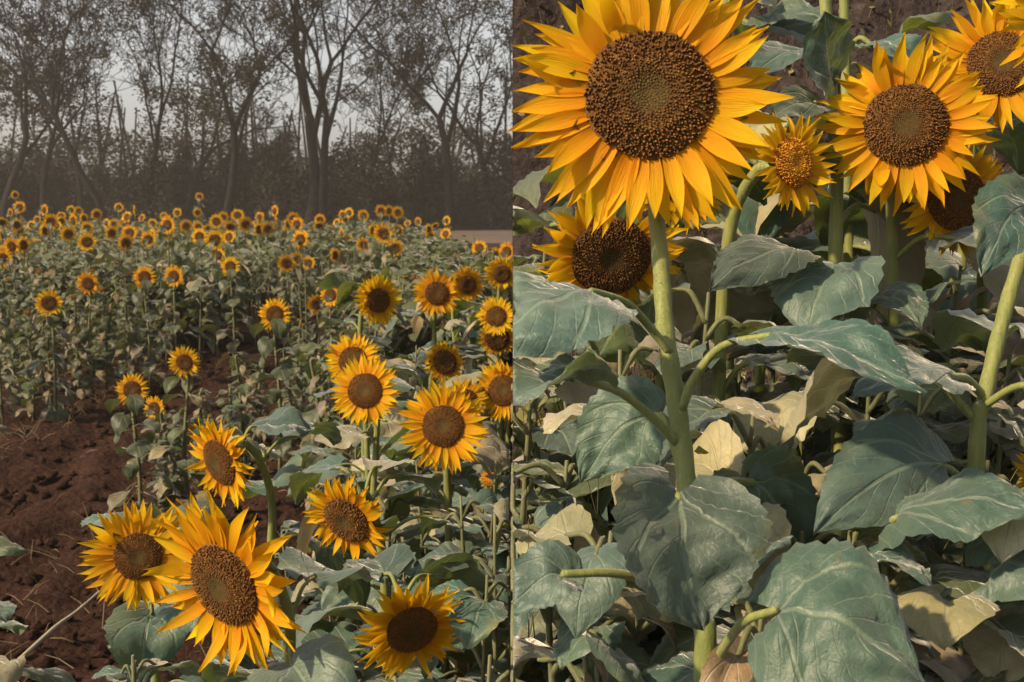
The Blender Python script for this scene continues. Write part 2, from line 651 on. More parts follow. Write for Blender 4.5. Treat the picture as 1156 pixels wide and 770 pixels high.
def petal(mb, ang, r0, L, W, a0, curl, bend, twist, chan, z0, n=7, m=4, col=(1, 1, 1, 1), rim=0.0, seed=0):
    """one ray floret; flower faces +Z"""
    rr = random.Random(seed)
    ph = rr.uniform(0, 6)
    ca, sa = math.cos(ang), math.sin(ang)
    x, y, z, yaw = r0, 0.0, z0, 0.0
    verts, uvs, faces = [], [], []
    for i in range(n + 1):
        t = i / n
        pitch = a0 + curl * t
        yaw = bend * t
        if i:
            dl = L / n
            x += dl * math.cos(pitch) * math.cos(yaw)
            y += dl * math.cos(pitch) * math.sin(yaw)
            z += dl * math.sin(pitch)
        w = (max(0.0, 1 - t ** 2.0)) ** 0.9 * (0.55 + 0.6 * math.sin(math.pi * t * 0.85)) * W * 0.55
        tw = twist * t * t
        for j in range(m + 1):
            s = -1 + 2 * j / m
            up = chan * W * (s * s - 0.4) + 0.05 * W * math.sin(5 * t + ph) * s
            ly = s * w
            dy = ly * math.cos(tw) - up * math.sin(tw)
            dz = ly * math.sin(tw) + up * math.cos(tw)
            lx = x - dz * math.sin(pitch) * math.cos(yaw) - dy * math.sin(yaw)
            lyy = y + dy * math.cos(yaw)
            lz = z + dz * math.cos(pitch)
            verts.append((lx * ca - lyy * sa, lx * sa + lyy * ca, lz))
            uvs.append((t, 0.5 + 0.5 * s))
    for i in range(n):
        for j in range(m):
            a = i * (m + 1) + j
            faces.append((a, a + m + 1, a + m + 2, a + 1))
    mb.add(verts, faces, uvs, 0, [col] * len(verts))


def disc_height(q, rd, dome):
    return dome * rd * (math.cos(q * math.pi * 0.5) ** 0.7 if q < 1 else 0.0) - 0.10 * rd * math.exp(-(q / 0.30) ** 2)


def disc_colour(q, r, young=False, dark=1.0):
    k = r.random()
    if young:
        c = [(0.58, 0.24, 0.015), (0.46, 0.16, 0.012), (0.68, 0.32, 0.02)][int(k * 3)]
    elif q < 0.30:
        c = [(0.10, 0.066, 0.018), (0.12, 0.078, 0.022), (0.080, 0.050, 0.016)][int(k * 3)]
    elif q < 0.5:
        c = [(0.13, 0.060, 0.015), (0.17, 0.080, 0.018), (0.09, 0.042, 0.012)][int(k * 3)]
    else:
        c = [(0.17, 0.075, 0.017), (0.23, 0.105, 0.024), (0.12, 0.052, 0.013)][int(k * 3)]
    return tuple(x * dark for x in c) + (1,)


def disc_mesh(rd, dome, nflo, seed, young=False, dark=1.0):
    r = random.Random(seed)
    mb = MB()
    nr, na = 12, 36
    verts, cols, faces = [(0, 0, disc_height(0, rd, dome))], [disc_colour(0, r, young, dark)], []
    for i in range(1, nr + 1):
        q = i / nr
        for k in range(na):
            a = 2 * math.pi * k / na
            rad = rd * q * (1 + (0.03 * math.sin(5 * a + seed) if i == nr else 0))
            verts.append((rad * math.cos(a), rad * math.sin(a), disc_height(q, rd, dome)))
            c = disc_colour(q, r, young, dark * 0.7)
            cols.append(c)
    for k in range(na):
        faces.append((0, 1 + k, 1 + (k + 1) % na))
    for i in range(nr - 1):
        for k in range(na):
            a, b = 1 + i * na, 1 + (i + 1) * na
            faces.append((a + k, b + k, b + (k + 1) % na, a + (k + 1) % na))
    # back of the head
    b = 1 + (nr - 1) * na
    last = b
    for (q, z) in ((0.98, -0.12), (0.75, -0.34), (0.32, -0.5), (0.12, -0.62)):
        s0 = len(verts)
        for k in range(na):
            a = 2 * math.pi * k / na
            verts.append((rd * q * math.cos(a), rd * q * math.sin(a), z * rd))
            cols.append((0.11, 0.135, 0.045, 1))
        for k in range(na):
            faces.append((last + k, s0 + k, s0 + (k + 1) % na, last + (k + 1) % na))
        last = s0
    mb.add(verts, faces, None, 0, cols)
    # florets in spirals
    for i in range(nflo):
        q = math.sqrt((i + 0.5) / nflo) * 0.985
        a = i * 2.399963 + r.uniform(-0.06, 0.06)
        c = V((rd * q * math.cos(a), rd * q * math.sin(a), disc_height(q, rd, dome)))
        pitch = rd * 1.75 / math.sqrt(nflo)
        w = pitch * (0.40 if q > 0.34 else 0.34) * r.uniform(0.8, 1.15)
        h = pitch * (r.uniform(0.7, 1.6) if q > 0.55 else r.uniform(0.35, 0.8) if q > 0.3 else r.uniform(0.15, 0.35))
        lean = V((math.cos(a), math.sin(a), 0)) * q * 0.55 * dome * 3 + V((r.uniform(-.3, .3), r.uniform(-.3, .3), 1))
        lean.normalize()
        t1 = lean.cross(V((math.sin(a + 1), math.cos(a), 0.2))).normalized()
        t2 = lean.cross(t1)
        vs, n = [], 5
        for (f, z) in ((1.0, -0.1), (0.95, 0.6), (0.45, 1.0)):
            for k in range(n):
                b = 2 * math.pi * k / n
                vs.append(c + lean * h * z + (t1 * math.cos(b) + t2 * math.sin(b)) * w * f)
        fs = []
        for j in range(2):
            for k in range(n):
                fs.append((j * n + k, j * n + (k + 1) % n, (j + 1) * n + (k + 1) % n, (j + 1) * n + k))
        fs.append(tuple(range(2 * n, 3 * n)))
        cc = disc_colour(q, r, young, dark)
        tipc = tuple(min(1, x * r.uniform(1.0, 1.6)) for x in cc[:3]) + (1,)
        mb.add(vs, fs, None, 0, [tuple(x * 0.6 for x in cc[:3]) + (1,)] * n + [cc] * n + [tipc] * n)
    return mb


def bract_mesh(rd, seed, n=18, ln=1.0):
    r = random.Random(seed)
    mb = MB()
    for i in range(n):
        petal(mb, 2 * math.pi * (i + r.uniform(-.3, .3)) / n, rd * 0.80, rd * r.uniform(0.45, 0.8) * ln, rd * 0.36, r.uniform(-0.5, 0.25), r.uniform(-0.6, 0.5), r.uniform(-.3, .3), 0, 0.12, -0.16 * rd, 5, 2, seed=seed * 31 + i)
    return mb


def petal_specs(rd, R, seed, n1, n2, cupping=0.0, messy=1.0, droop=0.0):
    """angles and shapes of the ray florets of one head"""
    r = random.Random(seed)
    out = []
    L = R - rd * 0.92
    for layer, n in ((0, n1), (1, n2)):
        for i in range(n):
            ang = 2 * math.pi * (i + r.uniform(-0.42, 0.42) + 0.5 * layer) / n
            l = L * r.uniform(0.82, 1.10) * (1.0 if layer else 0.95)
            if r.random() < 0.08 * messy:
                l *= 0.72
            w = (0.5 * L + 0.33 * rd) * r.uniform(0.24, 0.36)
            a0 = cupping + (r.uniform(0.03, 0.30) if layer == 0 else r.uniform(-0.12, 0.15))
            curl = r.uniform(-0.55, 0.35) * messy
            if r.random() < 0.12 * messy:
                curl += r.choice((-1.0, 1.1))
            bend = r.uniform(-0.35, 0.35) * messy
            tw = r.uniform(-0.5, 0.5) * messy
            if r.random() < 0.15 * messy:
                tw *= 2.2
            out.append((ang, rd * (0.93 if layer == 0 else 0.88), l, w, a0 + droop * min(0, math.sin(ang)), curl, bend, tw, r.uniform(0.03, 0.17), (-0.02 if layer == 0 else -0.08) * rd, r.choice(PET_COLS), r.randrange(10 ** 6)))
    return out


def head_matrix(c, n, spin=0.0):
    n = V(n).normalized()
    x = V((0, 0, 1)).cross(n)
    if x.length < 1e-3:
        x = V((1, 0, 0))
    x.normalize()
    y = n.cross(x)
    M = Matrix((x, y, n)).transposed().to_4x4() @ Matrix.Rotation(spin, 4, 'Z')
    M.translation = c
    return M


def add_head(root, c, n, R, seed, detail, disc_ratio=0.47, dome=0.28, n1=33, n2=33, cupping=0.0, messy=1.0, young=False, dark=1.0, droop=0.0, drop=None, head_mats=None):
    """c in root space. detail 2: every petal its own part; 1: one ring; 0: coarse ring"""
    rd = R * disc_ratio
    nflo = {2: 1300, 1: 260, 0: 50}[detail]
    if detail == 2 and R < 0.10:
        nflo = 650
    M = head_matrix(c, n)
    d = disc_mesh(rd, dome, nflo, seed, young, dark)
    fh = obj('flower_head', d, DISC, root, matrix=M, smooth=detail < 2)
    obj('bracts', bract_mesh(rd, seed, 18 if detail else 9), BRACT, fh)
    specs = petal_specs(rd, R, seed, n1, n2, cupping, messy, droop)
    if drop:
        specs = [s for s in specs if not drop(s[0])]
    nm = {2: (9, 4), 1: (6, 2), 0: (3, 2)}[detail]
    ring = MB()
    for s in specs:
        if detail == 2:
            pm = MB()
            petal(pm, *s[:10], nm[0], nm[1], s[10], 0, s[11])
            obj('petal', pm, PETAL, fh)
        else:
            petal(ring, *s[:10], nm[0], nm[1], s[10], 0, s[11])
    if detail < 2:
        obj('petals', ring, PETAL, fh)
    return fh


def add_leaf(root, base, P0, P1, P2, W, nh, mats, roll=0.0, fold=0.25, wav=0.14, cup=0.1, seed=0, nl=18, nw=10, pr=0.0035, sides=6, side=0, stem_mat=None, split=False, arch=0.02, via=None, droop=0.0):
    """world coordinates; the part's origin is the root"""
    org = root.location
    mb = MB()
    blade(mb, P0, P1, P2, W, nh, roll, fold, wav, cup, nl, nw, seed, 0, 0.035, side, droop)
    base, P0, P1 = V(base), V(P0), V(P1)
    if via is None:
        pts = smooth_path([base, base.lerp(P0, 0.5) + V((0, 0, arch)), P0, P0.lerp(P1, 0.12)], 5)
    else:
        pts = smooth_path([base] + [V(q) for q in via] + [P0, P0.lerp(P1, 0.12)], 5)
    if side:
        pts = [seam_fold(p, side) for p in pts]
    rad = [lerp(pr * 1.35, pr * 0.8, i / (len(pts) - 1)) for i in range(len(pts))]
    rad[-1] *= 0.3
    if split:
        o = obj('leaf', mb, [mats], root, origin=org)
        pm = MB()
        tube(pm, pts, rad, sides)
        obj('petiole', pm, stem_mat, o, origin=org)
    else:
        tube(mb, pts, rad, sides, 1)
        o = obj('leaf', mb, [mats, stem_mat], root, origin=org)
    return o


def stem_leaves(root, path, n, L0, seed, f0=0.3, f1=0.92, dry=0.15, side=0, fresh=LEAF, smat=STEM, nl=14, nw=8, droopy=1.0, skip=None, split=False, az0=None, clear=0.58, mixf=0.48):
    r = random.Random(seed)
    az = r.uniform(0, 6.28) if az0 is None else az0
    for i in range(n):
        f = lerp(f0, f1, (i + r.uniform(-.3, .3)) / max(1, n - 1))
        f = min(0.96, max(0.05, f))
        k = f * (len(path) - 1)
        b = path[int(k)].lerp(path[min(len(path) - 1, int(k) + 1)], k - int(k))
        az += 2.4 + r.uniform(-0.45, 0.45)
        d = V((math.cos(az), math.sin(az), 0))
        if skip and skip(d, f):
            continue
        if clear and f > clear and d.y < 0.25:
            d = V((d.x, abs(d.y) * 0.6 + 0.1, 0)).normalized()
        size = L0 * (1.1 - 0.55 * max(0, f - 0.55) / 0.4) * r.uniform(0.75, 1.2)
        isdry = r.random() < dry * (1.9 - 1.7 * f)
        kk = r.random()
        pl = size * r.uniform(0.45, 0.75)
        up = r.uniform(0.25, 0.75) if not isdry else r.uniform(-0.3, 0.3)
        P0 = b + d * pl * math.cos(up) + V((0, 0, pl * math.sin(up)))
        dr = r.uniform(0.15, 0.85) * droopy + (0.7 if isdry else 0)
        d2 = (d + V((-d.y, d.x, 0)) * r.uniform(-0.4, 0.4)).normalized()
        P1 = P0 + d2 * size * 0.52 + V((0, 0, size * (0.16 - 0.28 * dr)))
        P2 = P0 + d2 * size * max(0.25, (1.0 - 0.42 * dr)) - V((0, 0, size * (dr * 0.95 - 0.1)))
        W = size * r.uniform(0.72, 0.98) * (0.6 if isdry else 1.0)
        add_leaf(root, b, P0, P1, P2, W, V((0, 0, 1)) + d * 0.35, LEAF_DRY if isdry else (fresh if kk < mixf else LEAF_PALE if kk < mixf + (1 - mixf) * .6 else LEAF_OLIVE), r.uniform(-0.45, 0.45),
                 r.uniform(0.05, 0.5) + (0.4 if isdry else 0), r.uniform(0.08, 0.26), r.uniform(0, 0.35), seed * 97 + i, nl, nw,
                 0.0034 * (L0 / 0.18), 6, side, smat, split, 0.02, None, r.uniform(0, 0.4))


def stem_to(root_loc, hc, n, wob, seed):
    """stem from the ground to the back of a head"""
    r = random.Random(seed)
    n = V(n)
    neck = hc - n * 0.03
    K1 = hc - n * 0.075 + V((0, 0, 0.004))
    K2 = hc - V((n.x, n.y, 0)) * 0.13 - V((0, 0, 0.11))
    b = V(root_loc)
    m1 = b.lerp(K2, 0.4) + V((r.uniform(-wob, wob), r.uniform(-wob, wob), 0))
    m2 = b.lerp(K2, 0.75) + V((r.uniform(-wob, wob), r.uniform(-wob, wob), 0))
    return smooth_path([b, m1, m2, K2, K1, neck], 6)


def add_stem(root, path, r0, r1, sides=10, mat=STEM, hairs=0):
    mb = MB()
    n = len(path)
    rad = [lerp(r0, r1, i / (n - 1)) * (1 + 0.06 * math.sin(i * 2.1)) for i in range(n)]
    tube(mb, path, rad, sides)
    rr = random.Random(n)
    for _ in range(hairs):
        k = rr.randrange(max(0, n // 5), n - 1)
        c = path[k].lerp(path[k + 1], rr.random())
        ax = (path[k + 1] - path[k]).normalized()
        e = ax.cross(V((rr.gauss(0, 1), rr.gauss(0, 1), rr.gauss(0, 1)))).normalized()
        q = ax.cross(e)
        l = rr.uniform(.0015, .0042)
        p0 = c + e * rad[k] * .97
        mb.add([p0 + q * .0003, p0 - q * .0003, p0 + (e + ax * rr.uniform(-.5, .3)) * l], [(0, 1, 2)])
    return obj('stem', mb, mat, root, origin=root.location)


def full_sunflower(px, py, d, R, lean, label, seed, gz=0.0, nleaf=9, leafL=0.17, detail=2, base_off=(0, 0), side=0, group=None, leaf_kw=None, head_kw=None, stem_r=(0.012, 0.008), smat=STEM, cat='sunflower'):
    n = facing(*lean)
    hc = at(px, py, d)
    hb = V((hc.x - n.x * 0.13 + base_off[0], hc.y - n.y * 0.13 + base_off[1], gz))
    root = thing('sunflower', label, cat, hb, group)
    path = stem_to(hb, hc, n, 0.02, seed)
    add_stem(root, path, stem_r[0], stem_r[1], 10, smat, 700 if detail == 2 else 0)
    add_head(root, hc - hb, n, R, seed, detail, **(head_kw or {}))
    kw = dict(f0=0.35, f1=0.9, side=side)
    kw.update(leaf_kw or {})
    stem_leaves(root, path, nleaf, leafL, seed + 5, smat=smat, **kw)
    return root


# ------------------------------------------------------------------ the right hand group on the bank
TZ = 0.55


def right_group():
    G = 'tall sunflowers on the bank'
    NTOP = V((0, -0.55, 0.85))

    def hero_leaf(root, base, p0, p1, p2, wpx, nh, via=None, **kw):
        d = p0[2]
        kw.setdefault('seed', int(p0[0] * 7 + p0[1]))
        return add_leaf(root, at(*base), at(*p0), at(*p1), at(*p2), wpx / FPX * d, nh, kw.pop('mats', LEAF), nl=26, nw=14,
                        pr=kw.pop('pr', 0.0042), sides=8, side=1, stem_mat=STEM, split=True, via=[at(*q) for q in via] if via else None, **kw)

    # --- the big bloom in front
    n = facing(-0.05, 0.06)
    hc = at(733, 107, 1.20)
    pts = [at(798, 1200, 1.14), at(797, 800, 1.14), at(792, 690, 1.15), at(778, 570, 1.17), at(766, 470, 1.19), at(752, 380, 1.21), at(746, 300, 1.235), at(739, 215, 1.255), at(734, 140, 1.265), hc - n * 0.02]
    pts[0].z = TZ
    root = thing('sunflower', 'largest sunflower, facing us on a thick stem above a heart shaped leaf', 'sunflower', pts[0], G)
    path = smooth_path(pts, 6)
    add_stem(root, path, 0.0128, 0.0082, 14, STEM, 2600)
    add_head(root, hc - pts[0], n, 0.160, 21, 2, 0.446, 0.20, 35, 36, 0.0, 1.0)
    up = V((0, 0, 1))
    cm = -CAM_F
    hero_leaf(root, (756, 398, 1.2), (672, 330, 1.13), (620, 322, 1.08), (540, 395, 1.05), 165, up * 0.75 + cm * 0.65 + V((-.25, 0, 0)), via=[(735, 372, 1.19), (708, 343, 1.16)], fold=0.05, cup=0.25, wav=0.14)
    hero_leaf(root, (764, 500, 1.18), (668, 432, 1.10), (630, 418, 1.08), (560, 462, 1.05), 95, up * 0.9 + cm * 0.1, via=[(735, 470, 1.16), (700, 443, 1.13)], fold=0.5, cup=0.0, wav=0.2)
    hero_leaf(root, (769, 462, 1.185), (862, 380, 1.15), (935, 372, 1.10), (1045, 445, 1.06), 108, up * 0.9 + cm * 0.25, via=[(785, 425, 1.18), (815, 391, 1.17)], fold=0.25, cup=0.1, wav=0.18)
    # heart shaped leaf hanging towards us
    hero_leaf(root, (776, 600, 1.165), (766, 560, 1.09), (768, 628, 1.03), (794, 712, 1.03), 182, cm * 0.95 + up * 0.35, via=[(772, 585, 1.13)], fold=0.40, cup=0.0, wav=0.07, roll=0.05)
    hero_leaf(root, (795, 712, 1.15), (640, 648, 1.06), (615, 640, 1.05), (562, 700, 1.04), 80, up * 0.5 + cm * 0.8 + V((-.4, 0, 0)), via=[(755, 668, 1.12), (700, 648, 1.08)], fold=0.35, wav=0.12)
    hero_leaf(root, (797, 770, 1.14), (872, 690, 1.02), (925, 668, 0.98), (1045, 775, 0.96), 215, up * 0.8 + cm * 0.62, via=[(815, 735, 1.1), (840, 702, 1.05)], fold=0.02, cup=0.22, wav=0.10)
    hero_leaf(root, (767, 520, 1.18), (735, 470, 1.22), (700, 470, 1.24), (655, 545, 1.24), 110, cm + up * 0.3, fold=0.2, wav=0.12)
    hero_leaf(root, (776, 590, 1.17), (850, 545, 1.25), (880, 560, 1.27), (905, 640, 1.28), 120, cm + up * 0.3, fold=0.2, wav=0.12)

    # --- second bloom
    def bloom(px, py, d, R, lean, label, seed, nleaf, leaf_kw=None, head_kw=None, base=(0, 0)):
        lk = dict(f0=0.35, f1=0.84, dry=0.12, nl=18, nw=10)
        lk.update(leaf_kw or {})
        return full_sunflower(px, py, d, R, lean, label, seed, TZ, nleaf, 0.19, 2, base, 1, G, lk, head_kw)

    bloom(1022, 141, 1.60, 0.132, (-0.22, -0.06), 'sunflower with a round brown face overlapping two blooms behind it', 33, 6, None, dict(disc_ratio=0.45, dome=0.3, messy=1.15))
    bloom(1130, 72, 1.78, 0.128, (-0.20, 0.1), 'sunflower behind the upper right of the round faced bloom, cut by the edge', 44, 5, None, dict(disc_ratio=0.42, dome=0.3))
    bloom(1080, 225, 1.70, 0.096, (0.12, -0.1), 'smaller sunflower half hidden below the round faced bloom', 55, 6, None, dict(disc_ratio=0.5, dome=0.25))
    bloom(896, 184, 1.50, 0.077, (0.50, 0.10), 'young sunflower with an orange centre seen from the side', 66, 6, None, dict(disc_ratio=0.45, young=True, dome=0.30, messy=1.0, cupping=0.08, n1=24, n2=22))
    nod = bloom(690, 290, 1.52, 0.112, (0.10, -0.42), 'nodding sunflower with a dark bare disc behind the thick stem', 77, 6, dict(f1=0.75), dict(disc_ratio=0.50, dome=0.22, messy=1.4, droop=0.5, dark=0.7, drop=lambda a: 0.9 < a % 6.283 < 1.9))
    hero_leaf(nod, (700, 330, 1.6), (716, 256, 1.56), (690, 246, 1.50), (628, 288, 1.44), 46, up * 0.8 + cm * 0.4, fold=0.3) if False else None
    bloom(768, 200, 1.62, 0.088, (0.15, 0.2), 'small sunflower peeping out under the largest bloom', 88, 5, None, dict(messy=1.4))
    bloom(845, 228, 2.0, 0.07, (-0.5, -0.35), 'small crumpled sunflower beside the orange centred bloom', 99, 5, None, dict(messy=1.6))
    bloom(832, 302, 2.05, 0.045, (0.3, 0.1), 'tiny late sunflower among leaves behind the thick stem', 101, 5, None, dict(messy=1.4))
    bloom(1150, 12, 2.05, 0.06, (0.1, 0.2), 'orange young bloom in the top corner beside a cut off sunflower', 102, 4, None, dict(young=True))
    bloom(1188, 540, 1.35, 0.052, (-0.1, 0.1), 'low sunflower showing only yellow petal tips at the edge', 103, 4, None, dict(messy=1.3))

    # --- tall stems whose heads are above the view
    def tall(pts, label, r0, r1, leaves, seed, nl=4, f=(0.3, 0.5)):
        w = [at(*p) for p in pts]
        w[0].z = TZ
        root = thing('sunflower', label, 'sunflower', w[0], G)
        path = smooth_path(w, 6)
        add_stem(root, path, r0, r1, 12, STEM, 1500)
        tip = w[-1]
        add_head(root, tip - w[0] + V((0, -0.02, 0.0)), facing(0.1, 0.1), 0.11, seed, 1)
        for l in leaves:
            hero_leaf(root, *l[:6], via=l[6] if len(l) > 6 else None, **(l[7] if len(l) > 7 else {}))
        stem_leaves(root, path, nl, 0.19, seed, f[0], f[1], 0.1, 1, nl=18, nw=10)
        return root

    tall([(950, 1100, 1.7), (947, 500, 1.7), (940, 380, 1.7), (945, 200, 1.7), (938, 90, 1.7), (927, -70, 1.7), (925, -160, 1.7)],
         'tall sunflower stem left of the round faced bloom, its head above view', 0.0125, 0.008,
         [((940, 100, 1.7), (944, 92, 1.66), (935, 60, 1.6), (930, 12, 1.58), 95, cm + V((0.2, 0, .1)), None, dict(fold=0.12)),
          ((944, 150, 1.7), (915, 62, 1.68), (888, 46, 1.64), (842, 92, 1.6), 62, up * .7 + cm * .6, [(935, 90, 1.7)], dict(fold=0.2)),
          ((945, 170, 1.7), (922, 118, 1.64), (898, 108, 1.6), (866, 138, 1.58), 44, up * .6 + cm * .8, [(938, 140, 1.68)], dict(fold=0.3)),
          ((940, 330, 1.7), (900, 285, 1.62), (868, 262, 1.56), (800, 330, 1.5), 90, up * .8 + cm * .5, [(925, 300, 1.68)], dict(fold=0.1, cup=.2)),
          ((941, 360, 1.7), (985, 345, 1.64), (1010, 315, 1.58), (1040, 372, 1.52), 80, up * .7 + cm * .7, None, dict(fold=0.15))], 201)
    tall([(962, 1100, 1.95), (960, 420, 1.95), (955, 100, 1.95), (951, -60, 1.95), (950, -140, 1.95)], 'slender second stem just behind the tall leafy stem', 0.011, 0.007,
         [((955, 60, 1.95), (985, 52, 1.92), (1010, 40, 1.88), (1030, 72, 1.85), 70, up * .7 + cm * .7), ], 202)
    tall([(1085, 1100, 1.28), (1100, 560, 1.3), (1112, 450, 1.31), (1135, 350, 1.32), (1166, 240, 1.33), (1200, 60, 1.34), (1205, 20, 1.34)],
         'thick sunflower stem leaning out past the right edge', 0.0098, 0.008,
         [((1112, 450, 1.31), (1075, 425, 1.26), (1030, 402, 1.2), (960, 450, 1.16), 80, up * .9 + cm * .35, [(1092, 428, 1.29)], dict(fold=0.1, mats=LEAF)),
          ((1150, 290, 1.33), (1158, 236, 1.27), (1140, 225, 1.24), (1108, 312, 1.22), 88, cm + V((-.4, 0, 0)), None, dict(fold=0.2)),
          ((1100, 560, 1.3), (1010, 588, 1.16), (1080, 540, 1.12), (1180, 580, 1.08), 120, up * .85 + cm * .5, [(1060, 590, 1.22)], dict(fold=0.05, cup=.25)),
          ((1098, 590, 1.3), (1062, 525, 1.22), (1010, 510, 1.18), (918, 604, 1.15), 120, up * .6 + cm * .8, None, dict(fold=0.1, cup=.2)),
          ((1095, 640, 1.29), (1115, 640, 1.16), (1150, 610, 1.12), (1200, 690, 1.08), 140, up * .6 + cm * .8, None, dict(fold=0.1))], 203, 3, (0.2, 0.35))
    tall([(826, 1100, 2.1), (822, 300, 2.1), (820, 20, 2.1), (815, -60, 2.1), (813, -120, 2.1)], 'distant stem above the upper right petals of the largest bloom', 0.011, 0.007,
         [((821, 40, 2.1), (850, 30, 2.05), (880, 5, 2.0), (930, 20, 1.95), 80, up * .9 + cm * .3, None, {}),
          ((821, 60, 2.1), (800, 22, 2.05), (790, 5, 2.0), (760, 10, 1.95), 70, up * .9 + cm * .3, None, {})], 204, 6)

    # --- leafy plants without a bloom between and behind
    r = random.Random(8)
    spots = []
    for (px, d, top) in [(600, 1.5, 380), (640, 1.75, 330), (700, 1.45, 395), (615, 2.0, 285), (800, 1.5, 330), (850, 1.35, 470), (905, 1.42, 520),
                         (880, 1.8, 290), (985, 1.55, 350), (1040, 1.45, 440), (1010, 1.9, 300), (1085, 1.7, 300), (1140, 1.5, 400), (1150, 1.9, 250),
                         (1180, 1.2, 560), (960, 1.2, 600), (690, 1.28, 600), (615, 1.3, 640), (745, 1.9, 320), (930, 2.2, 300), (1060, 2.25, 290),
                         (790, 2.2, 300), (650, 2.3, 300), (1220, 1.7, 330), (1080, 1.2, 650), (860, 1.15, 690), (590, 1.6, 430), (1000, 1.3, 560), (745, 1.5, 480), (1115, 1.45, 520),
                         (660, 1.62, 470), (835, 1.75, 420), (905, 1.65, 440), (975, 1.85, 430), (1060, 1.6, 430), (1125, 1.75, 400), (870, 1.5, 600), (700, 1.6, 560), (940, 1.45, 660), (1050, 1.5, 600), (630, 1.5, 640), (800, 1.4, 620),
                         (655, 1.25, 650), (720, 1.3, 690), (850, 1.3, 560), (905, 1.25, 600), (1000, 1.2, 640), (1090, 1.3, 560), (1150, 1.25, 620), (640, 1.45, 520)]:
        spots.append((px, d, top))
    lab = {0: 'leafy sunflower plant without a bloom beside the edge of the bank',
           1: 'leafy sunflower plant without a bloom filling the gap behind the thick stem',
           2: 'leafy sunflower plant without a bloom under the round faced bloom'}
    for i, (px, d, top) in enumerate(spots):
        tp = at(px, top, d)
        b = V((tp.x + r.uniform(-.04, .04), tp.y + r.uniform(-.04, .04), TZ))
        b.x = max(b.x, 0.03)
        tp.x = max(tp.x, 0.03)
        root = thing('sunflower', lab[0 if px < 680 else 1 if px < 930 else 2], 'sunflower', b, 'leafy plants ' + ('beside the bank edge' if px < 680 else 'behind the thick stem' if px < 930 else 'under the round faced bloom'))
        path = smooth_path([b, b.lerp(tp, .5) + V((r.uniform(-.03, .03), r.uniform(-.03, .03), 0)), tp], 8)
        add_stem(root, path, 0.009, 0.0025, 8, STEM_FIELD)
        stem_leaves(root, path, 22, 0.18 if i > 41 else 0.17, 400 + i, 0.12, 0.99, 0.42, 1, nl=16, nw=8, mixf=0.36, smat=STEM_FIELD, clear=None)


right_group()

# ------------------------------------------------------------------ near blooms of the field on the left
NEAR = [
    # px, py, depth, R, lean, label, leaves
    (253, 660, 1.50, 0.142, (-0.50, -0.28), 'big sunflower with long ragged petals in front, overlapping its left neighbour', 7, dict(disc_ratio=0.42, messy=1.25)),
    (156, 628, 1.92, 0.103, (0.22, 0.08), 'left front sunflower partly covered by the big ragged bloom', 6, dict(disc_ratio=0.40)),
    (248, 522, 2.22, 0.104, (-0.62, -0.30), 'sunflower turned left with narrow petals on a bent stem', 7, dict(disc_ratio=0.47, messy=1.3)),
    (391, 587, 2.08, 0.098, (-0.42, -0.45), 'nodding sunflower with a green leaf across its lower left rim', 9, dict(disc_ratio=0.50, messy=1.4)),
    (465, 711, 1.80, 0.101, (0.36, -0.36), 'lowest sunflower with spiky upper petals above dark leaves', 9, dict(disc_ratio=0.43, messy=1.3)),
    (500, 481, 2.38, 0.106, (0.0, 0.12), 'full round sunflower with short petals facing us, its stem straight', 10, dict(disc_ratio=0.43, messy=0.8, n1=30, n2=30)),
    (412, 441, 2.95, 0.106, (-0.12, 0.12), 'round sunflower with another bloom rising behind its top', 9, dict(disc_ratio=0.45, messy=0.8, n1=30, n2=30)),
    (398, 407, 3.3, 0.092, (-0.1, 0.25), 'sunflower mostly hidden behind a round bloom, only top petals showing', 8, {}),
    (568, 441, 3.5, 0.106, (-0.15, 0.1), 'sunflower cut by the bank edge, beside the full round bloom', 9, {}),
    (525, 452, 3.3, 0.075, (0.15, 0.1), 'small sunflower hidden behind the full round bloom', 8, {}),
    (502, 409, 3.9, 0.082, (0.45, 0.25), 'sunflower turned right with few petals above the full round bloom', 8, dict(disc_ratio=0.55)),
    (561, 382, 4.1, 0.075, (-0.1, -0.35), 'dark faced drooping sunflower under an upright one by the bank edge', 8, dict(disc_ratio=0.62, dark=0.6)),
    (560, 357, 4.0, 0.080, (-0.05, 0.15), 'upright sunflower above a dark drooping one by the bank edge', 7, {}),
    (427, 339, 3.75, 0.096, (0.60, -0.12), 'sunflower turned right with long petals on its left side', 9, dict(disc_ratio=0.45)),
    (493, 331, 4.2, 0.098, (0.15, 0.1), 'sunflower with a pale leaf across its lower left petals', 8, {}),
    (527, 321, 4.6, 0.085, (0.5, 0.0), 'half turned sunflower right of the one with a pale leaf', 7, {}),
    (566, 309, 5.0, 0.088, (0.1, -0.3), 'topmost big sunflower by the bank edge, tilted downward', 7, {}),
]
for i, (px, py, d, R, lean, label, nl, hk) in enumerate(NEAR):
    det = 2 if i < 9 else 1
    full_sunflower(px, py, d, R, lean, label, 300 + 7 * i, 0.0, nl, 0.135 if i < 2 else 0.165 if i < 9 else 0.16, det, (0, 0), -1, 'near sunflowers in the field',
                   dict(dry=0.16, mixf=0.68, f0=0.42, f1=0.72 if i < 2 else 0.88, nl=16 if i < 9 else 12, nw=8 if i < 9 else 6), hk, (0.011, 0.007))

